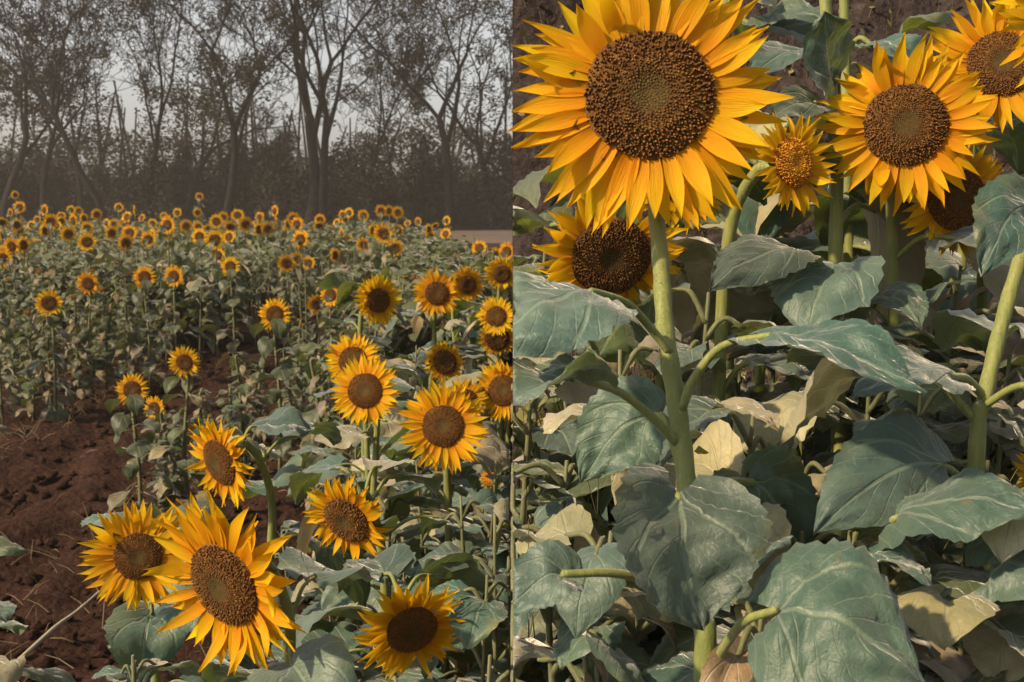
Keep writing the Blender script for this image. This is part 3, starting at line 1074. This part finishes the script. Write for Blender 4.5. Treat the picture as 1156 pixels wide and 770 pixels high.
# leafy plants without a bloom around them
r = random.Random(17)
for i, (px, d, top) in enumerate([(318, 2.7, 600), (370, 2.5, 660), (440, 2.5, 560), (520, 2.1, 560), (560, 2.4, 520), (470, 2.7, 520), (395, 1.9, 770), (550, 1.85, 650),
                                  (340, 1.9, 740), (560, 1.5, 740), (300, 1.9, 700), (500, 3.4, 480), (440, 3.6, 420), (550, 3.1, 500), (470, 4.2, 390), (530, 4.6, 360),
                                  (395, 2.7, 600), (510, 2.5, 620), (150, 1.6, 740), (-40, 2.3, 600), (20, 1.55, 770), (552, 3.0, 541), (455, 3.0, 600), (555, 4.2, 420), (510, 1.7, 800), (405, 4.4, 420), (570, 1.9, 580)]):
    tp = at(px, top, d)
    tp.x = min(tp.x, -0.03)
    b = V((tp.x + r.uniform(-.05, .05), tp.y + r.uniform(-.05, .05), 0))
    b.x = min(b.x, -0.03)
    if i == 19:
        lab, grp = 'leafy plant reaching in from the left edge beside the furrow', None
    elif i == 20:
        lab, grp = 'low broad leaved plant in the bottom left corner', None
    elif i == 18:
        lab, grp = 'short leafy plant under the left front sunflower', None
    elif i == 21:
        lab, grp = 'plant topped by a green half open bud by the bank edge', None
    else:
        lab, grp = 'leafy sunflower plant without a bloom among the near field blooms', 'leafy plants among near blooms'
    root = thing('sunflower', lab, 'sunflower', b, grp)
    path = smooth_path([b, b.lerp(tp, .5) + V((r.uniform(-.03, .03), r.uniform(-.03, .03), 0)), tp], 8)
    add_stem(root, path, 0.009, 0.0025, 8, STEM_FIELD)
    stem_leaves(root, path, 21 if i != 20 else 6, 0.115 if i in (18, 20) else 0.16, 700 + i, 0.28 if i not in (18, 20) else 0.75, 0.98, 0.22, -1, nl=14, nw=8, mixf=0.72, smat=STEM_FIELD, clear=0.85)
    if i == 21:
        add_head(root, tp - b, facing(0.1, 0.5), 0.035, 5, 1, 0.6, 0.5, 10, 8, 0.9, 0.6, True)

# prune leaves that would hang in front of an open face
FACES = [(733, 107, 1.20, .146), (1022, 141, 1.60, .13), (1130, 72, 1.78, .11), (1074, 222, 1.70, .045), (896, 184, 1.50, .06)] + [(a, b, d, R) for a, b, d, R, *_ in NEAR]
for o in [q for q in C.objects if q.parent is not None and q.name.split('.')[0] == 'leaf']:
    co = np.empty(len(o.data.vertices) * 3, dtype=np.float32)
    o.data.vertices.foreach_get('co', co)
    w = co.reshape(-1, 3) + np.array(o.parent.location) - np.array((0, 0, CAM_H))
    dep = w @ np.array(CAM_F)
    px = 578 + FPX * w[:, 0] / np.maximum(dep, .05)
    py = 385 - FPX * (w @ np.array(CAM_U)) / np.maximum(dep, .05)
    for fx, fy, fd, fR in FACES:
        if (fx > 578) != (o.parent.location.x > 0):
            continue
        hit = ((px - fx) ** 2 + (py - fy) ** 2 < (fR * 0.74 * FPX / fd) ** 2) & (dep < fd - 0.005) & (dep > 0.2)
        if hit.sum() > 2:
            for ch in list(o.children):
                bpy.data.objects.remove(ch, do_unlink=True)
            bpy.data.objects.remove(o, do_unlink=True)
            break

# ------------------------------------------------------------------ the field: mid and far plants copied from prototypes


def proto_plant(seed, bloom, lean, nleaf, coarse, dryness, lsize=0.15):
    """one metre tall plant at the origin; parts stem, foliage, flower_head (> petals, bracts)"""
    r = random.Random(seed)
    root = thing('sunflower', '', '', V((0, 0, 0)))
    path = smooth_path([V((0, 0, 0)), V((r.uniform(-.02, .02), 0, .45)), V((r.uniform(-.02, .02), 0.03, .86)), V((0, 0.05, 1.0)), V((0, 0.02, 1.0))], 4)
    mb = MB()
    tube(mb, path, [lerp(0.012, 0.006, i / (len(path) - 1)) for i in range(len(path))], 5)
    obj('stem', mb, STEM_FIELD, root)
    mb = MB()
    az = r.uniform(0, 6.28)
    nl, nw = (5, 4) if coarse else (8, 6)
    for i in range(nleaf):
        f = lerp(0.10, 0.96, (i + r.uniform(-.4, .4)) / (nleaf - 1))
        b = V((0, 0, max(0.04, f)))
        az += 2.4 + r.uniform(-.5, .5)
        d = V((math.cos(az), math.sin(az), 0))
        dry = r.random() < dryness * (1.5 - f)
        size = lsize * r.uniform(0.7, 1.2) * (1.15 - 0.5 * f)
        pl = size * r.uniform(.4, .7)
        P0 = b + d * pl + V((0, 0, pl * (r.uniform(.1, .7) if not dry else r.uniform(-.6, .2))))
        dr = r.uniform(.4, 1.1)
        P1 = P0 + d * size * .45 + V((0, 0, size * (.1 - .3 * dr)))
        P2 = P0 + d * size * max(.2, 1 - .6 * dr) - V((0, 0, size * dr))
        blade(mb, P0, P1, P2, size * r.uniform(.65, .95) * (.6 if dry else 1), V((0, 0, 1)) + d * .4, r.uniform(-.6, .6), r.uniform(0, .5), .2, .2, nl, nw, seed * 50 + i, 1 if dry else 0, 0.03)
        tube(mb, [b, b.lerp(P0, .5) + V((0, 0, .01)), P0], [.004, .003, .0025], 3, 2, False)
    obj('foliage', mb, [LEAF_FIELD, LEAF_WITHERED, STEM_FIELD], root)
    if bloom:
        nrm = V((lean[0], -math.sqrt(max(.05, 1 - lean[0] ** 2 - lean[1] ** 2)), lean[1]))
        add_head(root, V((0, 0, 1.0)), nrm, 0.10, seed, 0 if coarse else 1, 0.48, 0.22, 30, 26, 0.02, 0.9)
    elif bloom is None:
        add_head(root, V((0, 0, 1.0)), V((.1, -.5, .8)), 0.035, seed, 0, 0.7, 0.5, 8, 0, 1.1, 0.5, True, 0.35)
    return root


def place(proto, x, y, h, k, rz, label, group):
    o = copy_tree(proto)
    o.location = (x, y, 0)
    o.rotation_euler = (0, 0, rz)
    o['label'] = label
    o['category'] = 'sunflower'
    if group:
        o['group'] = group
    for ch in o.children:
        nm = ch.name.split('.')[0]
        if nm == 'flower_head':
            M = ch.matrix_basis.copy()
            loc, q, s = M.decompose()
            ch.location = (loc.x, loc.y, h)
            ch.scale = (k, k, k)
        elif nm == 'stem':
            ch.scale = (1, 1, h)
        else:
            ch.scale = (min(1.15, 0.4 + 0.6 * h + 0.1), min(1.15, 0.4 + 0.6 * h + 0.1), h)
    return o


P_MID = [proto_plant(900 + i, True, l, 24, False, 0.4) for i, l in enumerate([(0.0, 0.15), (-0.3, 0.05), (0.35, 0.1), (-0.1, -0.15)])]
P_FAR = [proto_plant(950 + i, True, l, 18, True, 0.3) for i, l in enumerate([(0.0, 0.2), (-0.35, 0.1), (0.4, 0.1), (0.1, -0.25), (-0.2, 0.3), (0.72, 0.1), (-0.75, -0.1), (0.15, -0.6)])]
P_LEAFY = [proto_plant(980 + i, None if i % 2 else False, (0, 0), 48, False, 0.40, 0.115) for i in range(5)]

MID = [
    (310, 355, 38, 'lone sunflower on a tall plant where the two furrows part'),
    (373, 333, 27, 'upper bloom of a touching pair left of the right turned sunflower'),
    (357, 343, 23, 'lower bloom of a touching pair left of the right turned sunflower'),
    (208, 409, 37, 'single sunflower standing before the second furrow on a short plant'),
    (149, 440, 38, 'larger bloom of a low pair at the edge of the furrow'),
    (174, 461, 28, 'smaller bloom of a low pair at the edge of the furrow'),
    (55, 342, 31, 'leaning oval sunflower at the front of the left block'),
    (99, 320, 27, 'oval sunflower up and right of the leaning one at the block front'),
    (163, 313, 27, 'left sunflower of an even pair midway across the left block'),
    (196, 312, 25, 'right sunflower of an even pair midway across the left block'),
    (228, 315, 20, 'left bloom of a cluster of four in the middle field'),
    (245, 313, 17, 'smallest bloom low in a cluster of four in the middle field'),
    (260, 301, 24, 'largest bloom of a cluster of four in the middle field'),
    (246, 288, 19, 'topmost bloom of a cluster of four in the middle field'),
    (323, 297, 21, 'left bloom of three side by side in the middle field'),
    (335, 292, 17, 'middle bloom of three side by side in the middle field'),
    (348, 297, 17, 'right bloom of three side by side in the middle field'),
    (378, 288, 17, 'single small bloom right of three side by side'),
    (454, 330, 18, 'small pale sunflower squeezed between two big half turned blooms'),
    (511, 309, 14, 'small bloom peeping between two large ones near the bank edge'),
    (560, 288, 18, 'small dim bloom above the tilted one by the bank edge'),
    (572, 284, 22, 'small bloom touching the bank edge above the tilted one'),
    (541, 280, 19, 'lone small bloom below the pale dirt track'),
    (422, 260, 17, 'brightest small bloom at the right of the far field'),
    (225, 267, 20, 'large bloom of the far band above a cluster of four'),
    (189, 254, 22, 'largest bloom of the far band below the leafy tree'),
    (98, 273, 22, 'brownish bloom at the lower edge of the far band on the left'),
    (13, 278, 20, 'upper of three crowded blooms at the left edge'),
    (3, 286, 20, 'outermost of three crowded blooms at the left edge'),
    (20, 296, 18, 'lowest of three crowded blooms at the left edge'),
]
LOW = {(149, 440): 0.16, (174, 461): 0.15, (208, 409): 0.17, (310, 355): 0.20}
for i, (px, py, dia, label) in enumerate(MID):
    D = LOW.get((px, py), 0.205)
    d = D * FPX / dia
    p = at(px, py, d)
    pr = P_MID[i % 4] if dia >= 20 else P_FAR[i % 6]
    place(pr, p.x, p.y, p.z, D / 0.2 * 1.1, rng.uniform(-0.15, 0.15), label, 'sunflowers in the middle field')

FAR = [(22, 234, 13), (17, 220, 9), (19, 254, 13), (2, 251, 13), (35, 254, 10), (50, 237, 12), (57, 250, 16), (69, 244, 10), (80, 237, 10), (83, 249, 15),
       (89, 238, 10), (77, 264, 17), (109, 242, 12), (40, 276, 13), (98, 257, 13), (126, 263, 15), (146, 263, 17), (142, 274, 18), (156, 263, 12),
       (167, 270, 17), (152, 239, 13), (143, 245, 13), (134, 234, 10), (180, 267, 12), (197, 272, 12), (200, 240, 10), (210, 255, 14), (223, 240, 10),
       (225, 222, 9), (250, 267, 14), (244, 250, 15), (260, 256, 15), (268, 243, 14), (277, 253, 16), (287, 256, 12), (268, 278, 12), (310, 238, 12),
       (312, 251, 14), (302, 258, 15), (293, 245, 11), (292, 259, 15), (331, 247, 14), (335, 253, 15), (325, 253, 12), (361, 248, 12), (360, 255, 12),
       (380, 251, 9), (394, 240, 11), (386, 264, 13), (390, 248, 10), (410, 243, 12), (395, 272, 13), (410, 276, 15), (430, 238, 13), (439, 238, 12),
       (449, 240, 13), (449, 260, 13), (484, 259, 12), (486, 267, 12), (491, 255, 9), (503, 264, 13), (504, 249, 10), (472, 250, 9), (460, 252, 8),
       (120, 252, 10), (8, 262, 11), (63, 262, 10), (172, 252, 10), (235, 258, 10), (348, 262, 10), (42, 248, 9), (115, 270, 11), (214, 270, 10), (372, 258, 9), (64, 255, 11), (28, 268, 12), (320, 262, 11), (160, 246, 9), (185, 244, 9), (12, 240, 9)]
rx = random.Random(64)
while len(FAR) < 100:
    qx, qd = rx.uniform(0, 470), rx.uniform(11.5, 25)
    qy = 215 + FPX * (CAM_H - rx.uniform(0.95, 1.3)) / qd
    qx = min(qx, 455)
    if all(abs(qx - f[0]) > 6 or abs(qy - f[1]) > 4 for f in FAR):
        FAR.append((qx, qy, 0.2 * FPX / qd))
for i, (px, py, dia) in enumerate(FAR):
    D = 0.2
    d = D * FPX / dia
    p = at(px, py, d)
    band = ('small far bloom in the left third of the band below the trees' if px < 190 else
            'small far bloom in the middle of the band below the trees' if px < 370 else
            'small far bloom where the band thins out before the pale track')
    place(P_FAR[(i * 5 + i // 7) % 8 if dia < 16 else i % 6], p.x, p.y, max(0.7, p.z), 1.25, rng.uniform(-0.45, 0.45), band, band.replace('small far bloom', 'far blooms'))

# plants with no open bloom, in rows that run away from us
r = random.Random(23)
count = 0


def field_edge(x, y):
    """far end of the field, nearer towards the bank"""
    k = (x / max(y, 0.1)) * FPX + 578
    if k < 440:
        return y < 30
    return y < lerp(28, 14, min(1, (k - 440) / 138))


for row in range(0, 9):
    X = -3.62 - 0.62 * row
    y = max(7.0, abs(X) / 0.475) + r.uniform(0, .3)
    ymax = 11.8 if row < 4 else 13.5
    while y < ymax and count < 74:
        h = r.uniform(0.85, 1.12) - (0.12 if row == 0 else 0)
        lab = 'front row plant of dried and green leaves without a bloom beside the furrow' if row < 2 else 'green plant without a bloom inside the left block'
        place(P_LEAFY[r.randrange(5)], X + r.uniform(-.12, .12), y, h, 1, r.uniform(0, 6.28), lab, 'front row plants by the furrow' if row < 2 else 'plants inside the left block')
        y += r.uniform(0.30, 0.52) * (1 if row < 2 else 1.5)
        count += 1
for X, y0, y1, h0, step, lab in [(-1.85, 5.6, 7.6, 0.52, .5, 'short plant without a bloom in the thin row between two furrows'),
                                 (-1.62, 6.6, 12, 0.70, .65, 'short plant without a bloom in the thin row between two furrows'),
                                 (-0.85, 5.0, 13, 0.92, .5, 'plant without a bloom in the row right of the second furrow'),
                                 (-0.35, 5.0, 13, 1.05, .55, 'plant without a bloom in the row right of the second furrow')]:
    y = y0
    while y < y1:
        place(P_LEAFY[r.randrange(5)], X + r.uniform(-.12, .12), y, h0 + r.uniform(-.08, .12), 1, r.uniform(0, 6.28), lab, lab.replace('plant', 'plants', 1))
        y += step * r.uniform(.8, 1.3)

for p in P_MID + P_FAR + P_LEAFY:
    for ch in list(p.children_recursive):
        bpy.data.objects.remove(ch, do_unlink=True)
    bpy.data.objects.remove(p, do_unlink=True)

# the rest of the crop reads as one green mass
mb = MB()
r = random.Random(41)
n_done = 0
while n_done < 21000:
    y = (11 + 21 * r.random() ** 0.8) if n_done > 4500 else r.uniform(7.5, 13)
    x = -r.random() * 0.50 * y
    if y < 11 and (x < -1.15 or x > -.1):
        continue
    if -3.1 < x < -1.95 and y < 17:
        continue
    if not field_edge(x, y) or (x < -3.3 and y < 11.5):
        continue
    z = 0.15 + 0.80 * r.random() ** 0.6 + 0.12 * noise.noise(V((x * .8, y * .8, 0)))
    s = r.uniform(0.045, 0.085)
    a = r.uniform(0, 6.28)
    d = V((math.cos(a), math.sin(a), r.uniform(-.9, .5))).normalized()
    c = V((x, y, z))
    dry = 1 if r.random() < 0.12 else 0
    blade(mb, c, c + d * s, c + d * s * 1.8 - V((0, 0, s * .9)), s * 1.6, V((r.uniform(-.5, .5), r.uniform(-.5, .5), 1)), 0, .2, .1, .1, 3, 2, n_done % 50, dry, 0)
    n_done += 1
for k in range(450):
    y = 11 + 19 * r.random()
    x = -r.random() * .5 * y
    if not field_edge(x, y):
        continue
    tube(mb, [V((x, y, 0)), V((x + r.uniform(-.05, .05), y, r.uniform(.7, 1.1)))], [.009, .006], 4, 2, False)
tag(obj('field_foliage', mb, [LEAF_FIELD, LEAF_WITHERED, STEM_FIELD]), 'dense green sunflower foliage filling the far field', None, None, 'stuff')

# weeds and straw
mb = MB()
r = random.Random(5)
for k in range(4600):
    if k < 3500:
        y = 1.5 + 1.3 * r.random()
        x = 0.06 + r.random() * 0.55 * y
        z0, hh = TZ, r.uniform(0.25, 0.88)
    else:
        y = 2.65 + 1.6 * r.random()
        z0 = 0.80 + 2.7 * max(0, (y - 2.75)) / 1.9 - 0.1
        x = 0.08 + r.random() * 0.5 * y
        hh = r.uniform(0.05, 0.22) if y > 3.0 else r.uniform(.1, .4)
    a = r.uniform(0, 6.28)
    tip = V((x + math.cos(a) * hh * .35, y + math.sin(a) * hh * .35, z0 + hh))
    b = V((x, y, z0 - .05))
    m = b.lerp(tip, .55) + V((0, 0, hh * .12))
    tip.x = max(tip.x, .02)
    m.x = max(m.x, .02)
    tube(mb, [b, m, tip], [.0022, .0017, .0006], 3, 0 if r.random() < .6 else 1, False)
    for q in range(4):
        c = b.lerp(m, .5 + .5 * r.random()) if q < 2 else m.lerp(tip, r.random())
        dd = V((r.uniform(-1, 1), r.uniform(-1, 1), r.uniform(-.2, .9))).normalized()
        s = r.uniform(.015, .045)
        if c.x + dd.x * s < 0.012:
            continue
        sd = dd.cross(V((0, 0, 1))).normalized() * s * .3
        mb.add([c, c + dd * s * .5 + sd, c + dd * s, c + dd * s * .5 - sd], [(0, 1, 2, 3)], None, 0 if r.random() < .7 else 1)
tag(obj('weeds', mb, [WEED, STRAWS]), 'thin yellow green weeds growing between the leafy stems', None, None, 'stuff')

mb = MB()
for k in range(1500):
    y = 3.6 + 8 * r.random()
    x = r.choice((r.uniform(-3.6, -3.25), r.uniform(-2.3, -1.1), r.uniform(-1.2, -.1), r.uniform(-3.0, -1.4)))
    if -3.2 < x < -2.2 and r.random() < .75:
        continue
    a = r.uniform(0, 6.28)
    L = r.uniform(.03, .16)
    up = r.uniform(0, .9)
    b = V((x, y, r.uniform(.0, .05)))
    t = b + V((math.cos(a), math.sin(a), up)) * L
    tube(mb, [b, b.lerp(t, .5) + V((0, 0, .01)), t], [.0022, .002, .001], 3, 0, False)
tag(obj('dry_grass', mb, STRAWS), 'dry straw and grass littering the soil at the foot of the plants', None, None, 'stuff')

mb = MB()
a, b = at(22, 745, 3.2), at(112, 668, 4.2)
tube(mb, smooth_path([a, a.lerp(b, .35) + V((0.01, 0, .015)), a.lerp(b, .7) + V((-.01, 0, -.01)), b], 4), [.008] * 6 + [.0065] * 4 + [.005] * 3, 7)
st = obj('dry_stalk', mb, STRAW, origin=a, loc=a)
tag(st, 'pale dry stalk lying slanted across the furrow', 'stalk')

# ------------------------------------------------------------------ trees and brush behind the field


def leaf_quad(mb, c, s, r, mat=0):
    d = V((r.gauss(0, 1), r.gauss(0, 1), r.gauss(0, .7))).normalized()
    e = d.cross(V((r.gauss(0, 1), r.gauss(0, 1), r.gauss(0, 1)))).normalized()
    mb.add([c - d * s, c + e * s * .45 + d * s * .1, c + d * s, c - e * s * .45 + d * s * .1], [(0, 1, 2, 3)], None, mat)


def make_tree(x, y, h, r0, seed, label, lean=(0, 0), fork=0.35, leafy=1.0, spread=0.6, levels=6, clump=0.16, trunks=1, low=0.0):
    r = random.Random(seed)
    root = thing('tree', label, 'tree', V((x, y, 0)), 'trees behind the field')
    wood, crown = MB(), MB()
    tips = []

    def grow(p, d, L, rad, lev):
        n = 4
        pts, rr = [p], [rad]
        for k in range(n):
            d = (d + V((r.gauss(0, .13), r.gauss(0, .13), r.gauss(0, .06) + (.05 if lev else 0)))).normalized()
            pts.append(pts[-1] + d * L / n)
            rr.append(max(.013, lerp(rad, rad * .66, (k + 1) / n)))
        tube(wood, pts, rr, 7 if lev == 0 else 5 if lev < 3 else 3, 0, False)
        if lev >= 2:
            tips.extend(pts[2:])
        if lev < levels:
            m = r.choice((2, 2, 3)) if lev else 3
            for k in range(m):
                az = 2 * math.pi * (k + r.uniform(-.3, .3)) / m + seed
                ang = r.uniform(.25, .75) * spread * 1.5
                sx = d.cross(V((math.cos(az), math.sin(az), .3))).normalized()
                nd = (d * math.cos(ang) + sx * math.sin(ang)).normalized()
                grow(pts[-1] if k < 2 else pts[-2], nd, L * r.uniform(.62, .86), rr[-1] * r.uniform(.62, .82), lev + 1)
            if lev > 0 and r.random() < .9:
                az = r.uniform(0, 6.28)
                nd = (d * .4 + V((math.cos(az), math.sin(az), .25))).normalized()
                grow(pts[2], nd, L * .5, rr[2] * .45, lev + 1)

    for k in range(trunks):
        off = V((0.55 * k * (1 if seed % 2 else -1), 0.2 * k, 0))
        grow(off, V((lean[0] + .12 * k * (-1 if seed % 2 else 1), lean[1], 1)).normalized(), h * fork, r0 * .68 * (1 - .25 * k), 0)
    tips.sort(key=lambda p: noise.noise(p * .55 + V((seed, 0, 0))))
    for p in tips[:int(len(tips) * min(1, leafy) * .25)]:
        for q in range(r.randrange(1, 6)):
            leaf_quad(crown, p + V((r.gauss(0, clump), r.gauss(0, clump), r.gauss(0, clump * .8))), r.uniform(.05, .12), r)
    if low:
        for k in range(int(3000 * low)):
            a = r.uniform(0, 6.28)
            q = math.sqrt(r.random()) * 2.2
            c = V((math.cos(a) * q, math.sin(a) * q, h * r.uniform(.28, .5)))
            if noise.noise(c * .8 + V((seed, 0, 0))) > -.12:
                leaf_quad(crown, c, r.uniform(.05, .12), r)
    obj('trunk', wood, BARK, root)
    obj('crown', crown, TREE_LEAF, root, smooth=False)
    return root


def txz(px, d):
    return (px - 578) / FPX * d


for (px, d, h, r0, seed, label, kw) in [
    (350, 47, 15, 0.42, 1, 'tallest tree with two bare forking trunks against the pale sky', dict(trunks=2, fork=.33, leafy=.12, spread=.52, clump=.2)),
    (256, 46, 14, 0.30, 2, 'dark trunked tree under a dense crown left of the tallest tree', dict(fork=.30, leafy=.7, low=1.0, lean=(-.14, 0))),
    (216, 52, 13, 0.24, 3, 'dark leafy tree beside the dark trunked one', dict(fork=.3, leafy=1, low=1.2)),
    (170, 50, 14, 0.22, 4, 'slender upright tree left of the dark leafy one', dict(fork=.34, leafy=.7)),
    (122, 48, 15, 0.24, 5, 'tall thin tree with fine bare twigs at the top', dict(fork=.36, leafy=.55)),
    (95, 55, 13, 0.22, 6, 'bushy tree with a low dark crown behind the thin ones', dict(fork=.28, leafy=1, low=1.2)),
    (48, 50, 14, 0.22, 7, 'leaning tree with spreading crown near the left side', dict(fork=.3, leafy=.7, lean=(.18, 0))),
    (4, 48, 15, 0.28, 8, 'leafy tree at the far left, its trunk at the very edge', dict(fork=.3, leafy=.9, low=.5)),
    (412, 54, 12, 0.20, 9, 'thin crooked tree right of the tallest tree', dict(fork=.34, leafy=.35, lean=(.12, 0))),
    (455, 56, 11, 0.2, 10, 'small leafy tree between the crooked tree and the dark leaning one', dict(fork=.3, leafy=1, low=.8)),
    (508, 48, 14, 0.32, 12, 'dark tree leaning right with arching branches', dict(fork=.36, leafy=.75, lean=(.2, 0), spread=.7)),
    (556, 50, 13, 0.26, 13, 'rightmost leafy tree beside the bank edge', dict(fork=.3, leafy=1, low=.6)),
    (300, 60, 6, 0.14, 14, 'low leafy tree in the gap below the bright sky', dict(fork=.3, leafy=.9)),
]:
    make_tree(txz(px, d), d, h, r0, seed, label, **kw)

r = random.Random(77)


def make_bush(x, y, w, h, seed, label):
    rr = random.Random(seed)
    root = thing('bush', label, 'bush', V((x, y, 0)), 'dark brush under the trees')
    st, fo = MB(), MB()
    for k in range(9):
        a = rr.uniform(0, 6.28)
        t = V((math.cos(a) * w * .4 * rr.random(), math.sin(a) * w * .4 * rr.random(), h * rr.uniform(.5, .9)))
        tube(st, smooth_path([V((rr.uniform(-.2, .2), rr.uniform(-.2, .2), 0)), t * .5 + V((rr.uniform(-.2, .2), 0, 0)), t], 3), [.05, .045, .04, .035, .03, .022, .012], 4, 0, False)
    off = V((seed * 3.1, 0, 0))
    n = 0
    while n < 3600:
        a = rr.uniform(0, 6.28)
        q = rr.random() ** .5
        z = rr.random()
        c = V((math.cos(a) * q * w * .5, math.sin(a) * q * w * .5, z * h))
        lim = (1 - (z - .3) ** 2 * 1.6) * (.75 + .5 * noise.noise(V((math.cos(a) * 1.5, math.sin(a) * 1.5, z * 3)) + off))
        if q > lim:
            continue
        leaf_quad(fo, c, rr.uniform(.06, .15), rr)
        n += 1
    obj('branches', st, BARK, root)
    obj('foliage', fo, BUSH_LEAF, root, smooth=False)


for i in range(19):
    px = -15 + i * 33 + r.uniform(-8, 8)
    d = r.uniform(50, 58)
    make_bush(txz(px, d), d, r.uniform(2.6, 4.2), r.uniform(2.6, 4.4), 500 + i, 'dark bush in the brush line at the foot of the trees')

mb = MB()
r = random.Random(90)
n = 0
while n < 55000:
    x = r.uniform(-48, 30)
    y = r.uniform(62, 74)
    top = 4.6 + 2.4 * noise.noise(V((x * .14, y * .05, 2))) + 1.2 * noise.noise(V((x * .5, 0, 7)))
    z = r.random() ** .85 * top
    leaf_quad(mb, V((x, y, z)), r.uniform(.08, .20), r)
    n += 1
for k in range(140):
    x, y = r.uniform(-48, 30), r.uniform(60, 74)
    tube(mb, [V((x, y, 0)), V((x + r.uniform(-.4, .4), y, 3)), V((x + r.uniform(-.9, .9), y, r.uniform(5, 9)))], [.13, .1, .04], 5, 1, False)
tag(obj('far_wood', mb, [BUSH_LEAF, BARK], smooth=False), 'dark hazy wood closing the view behind the tree line', None, None, 'stuff')

# ------------------------------------------------------------------ hazy air
hz = NT('haze_air')
pv = hz.n('ShaderNodeVolumePrincipled')
pv.inputs['Color'].default_value = (0.93, 0.89, 0.85, 1)
pv.inputs['Density'].default_value = 0.0011
pv.inputs['Anisotropy'].default_value = 0.1
hz.l(pv.outputs[0], hz.out.inputs['Volume'])
mb = MB()
x0, x1, y0, y1, z0, z1 = -156, 156, -26, 186, -1.0, 24
mb.add([(x0, y0, z0), (x1, y0, z0), (x1, y1, z0), (x0, y1, z0), (x0, y0, z1), (x1, y0, z1), (x1, y1, z1), (x0, y1, z1)],
       [(3, 2, 1, 0), (4, 5, 6, 7), (0, 1, 5, 4), (1, 2, 6, 5), (2, 3, 7, 6), (3, 0, 4, 7)])
ho = obj('haze', mb, hz.mat, smooth=False)
tag(ho, 'thin dusty haze softening the distant trees', None, None, 'stuff')
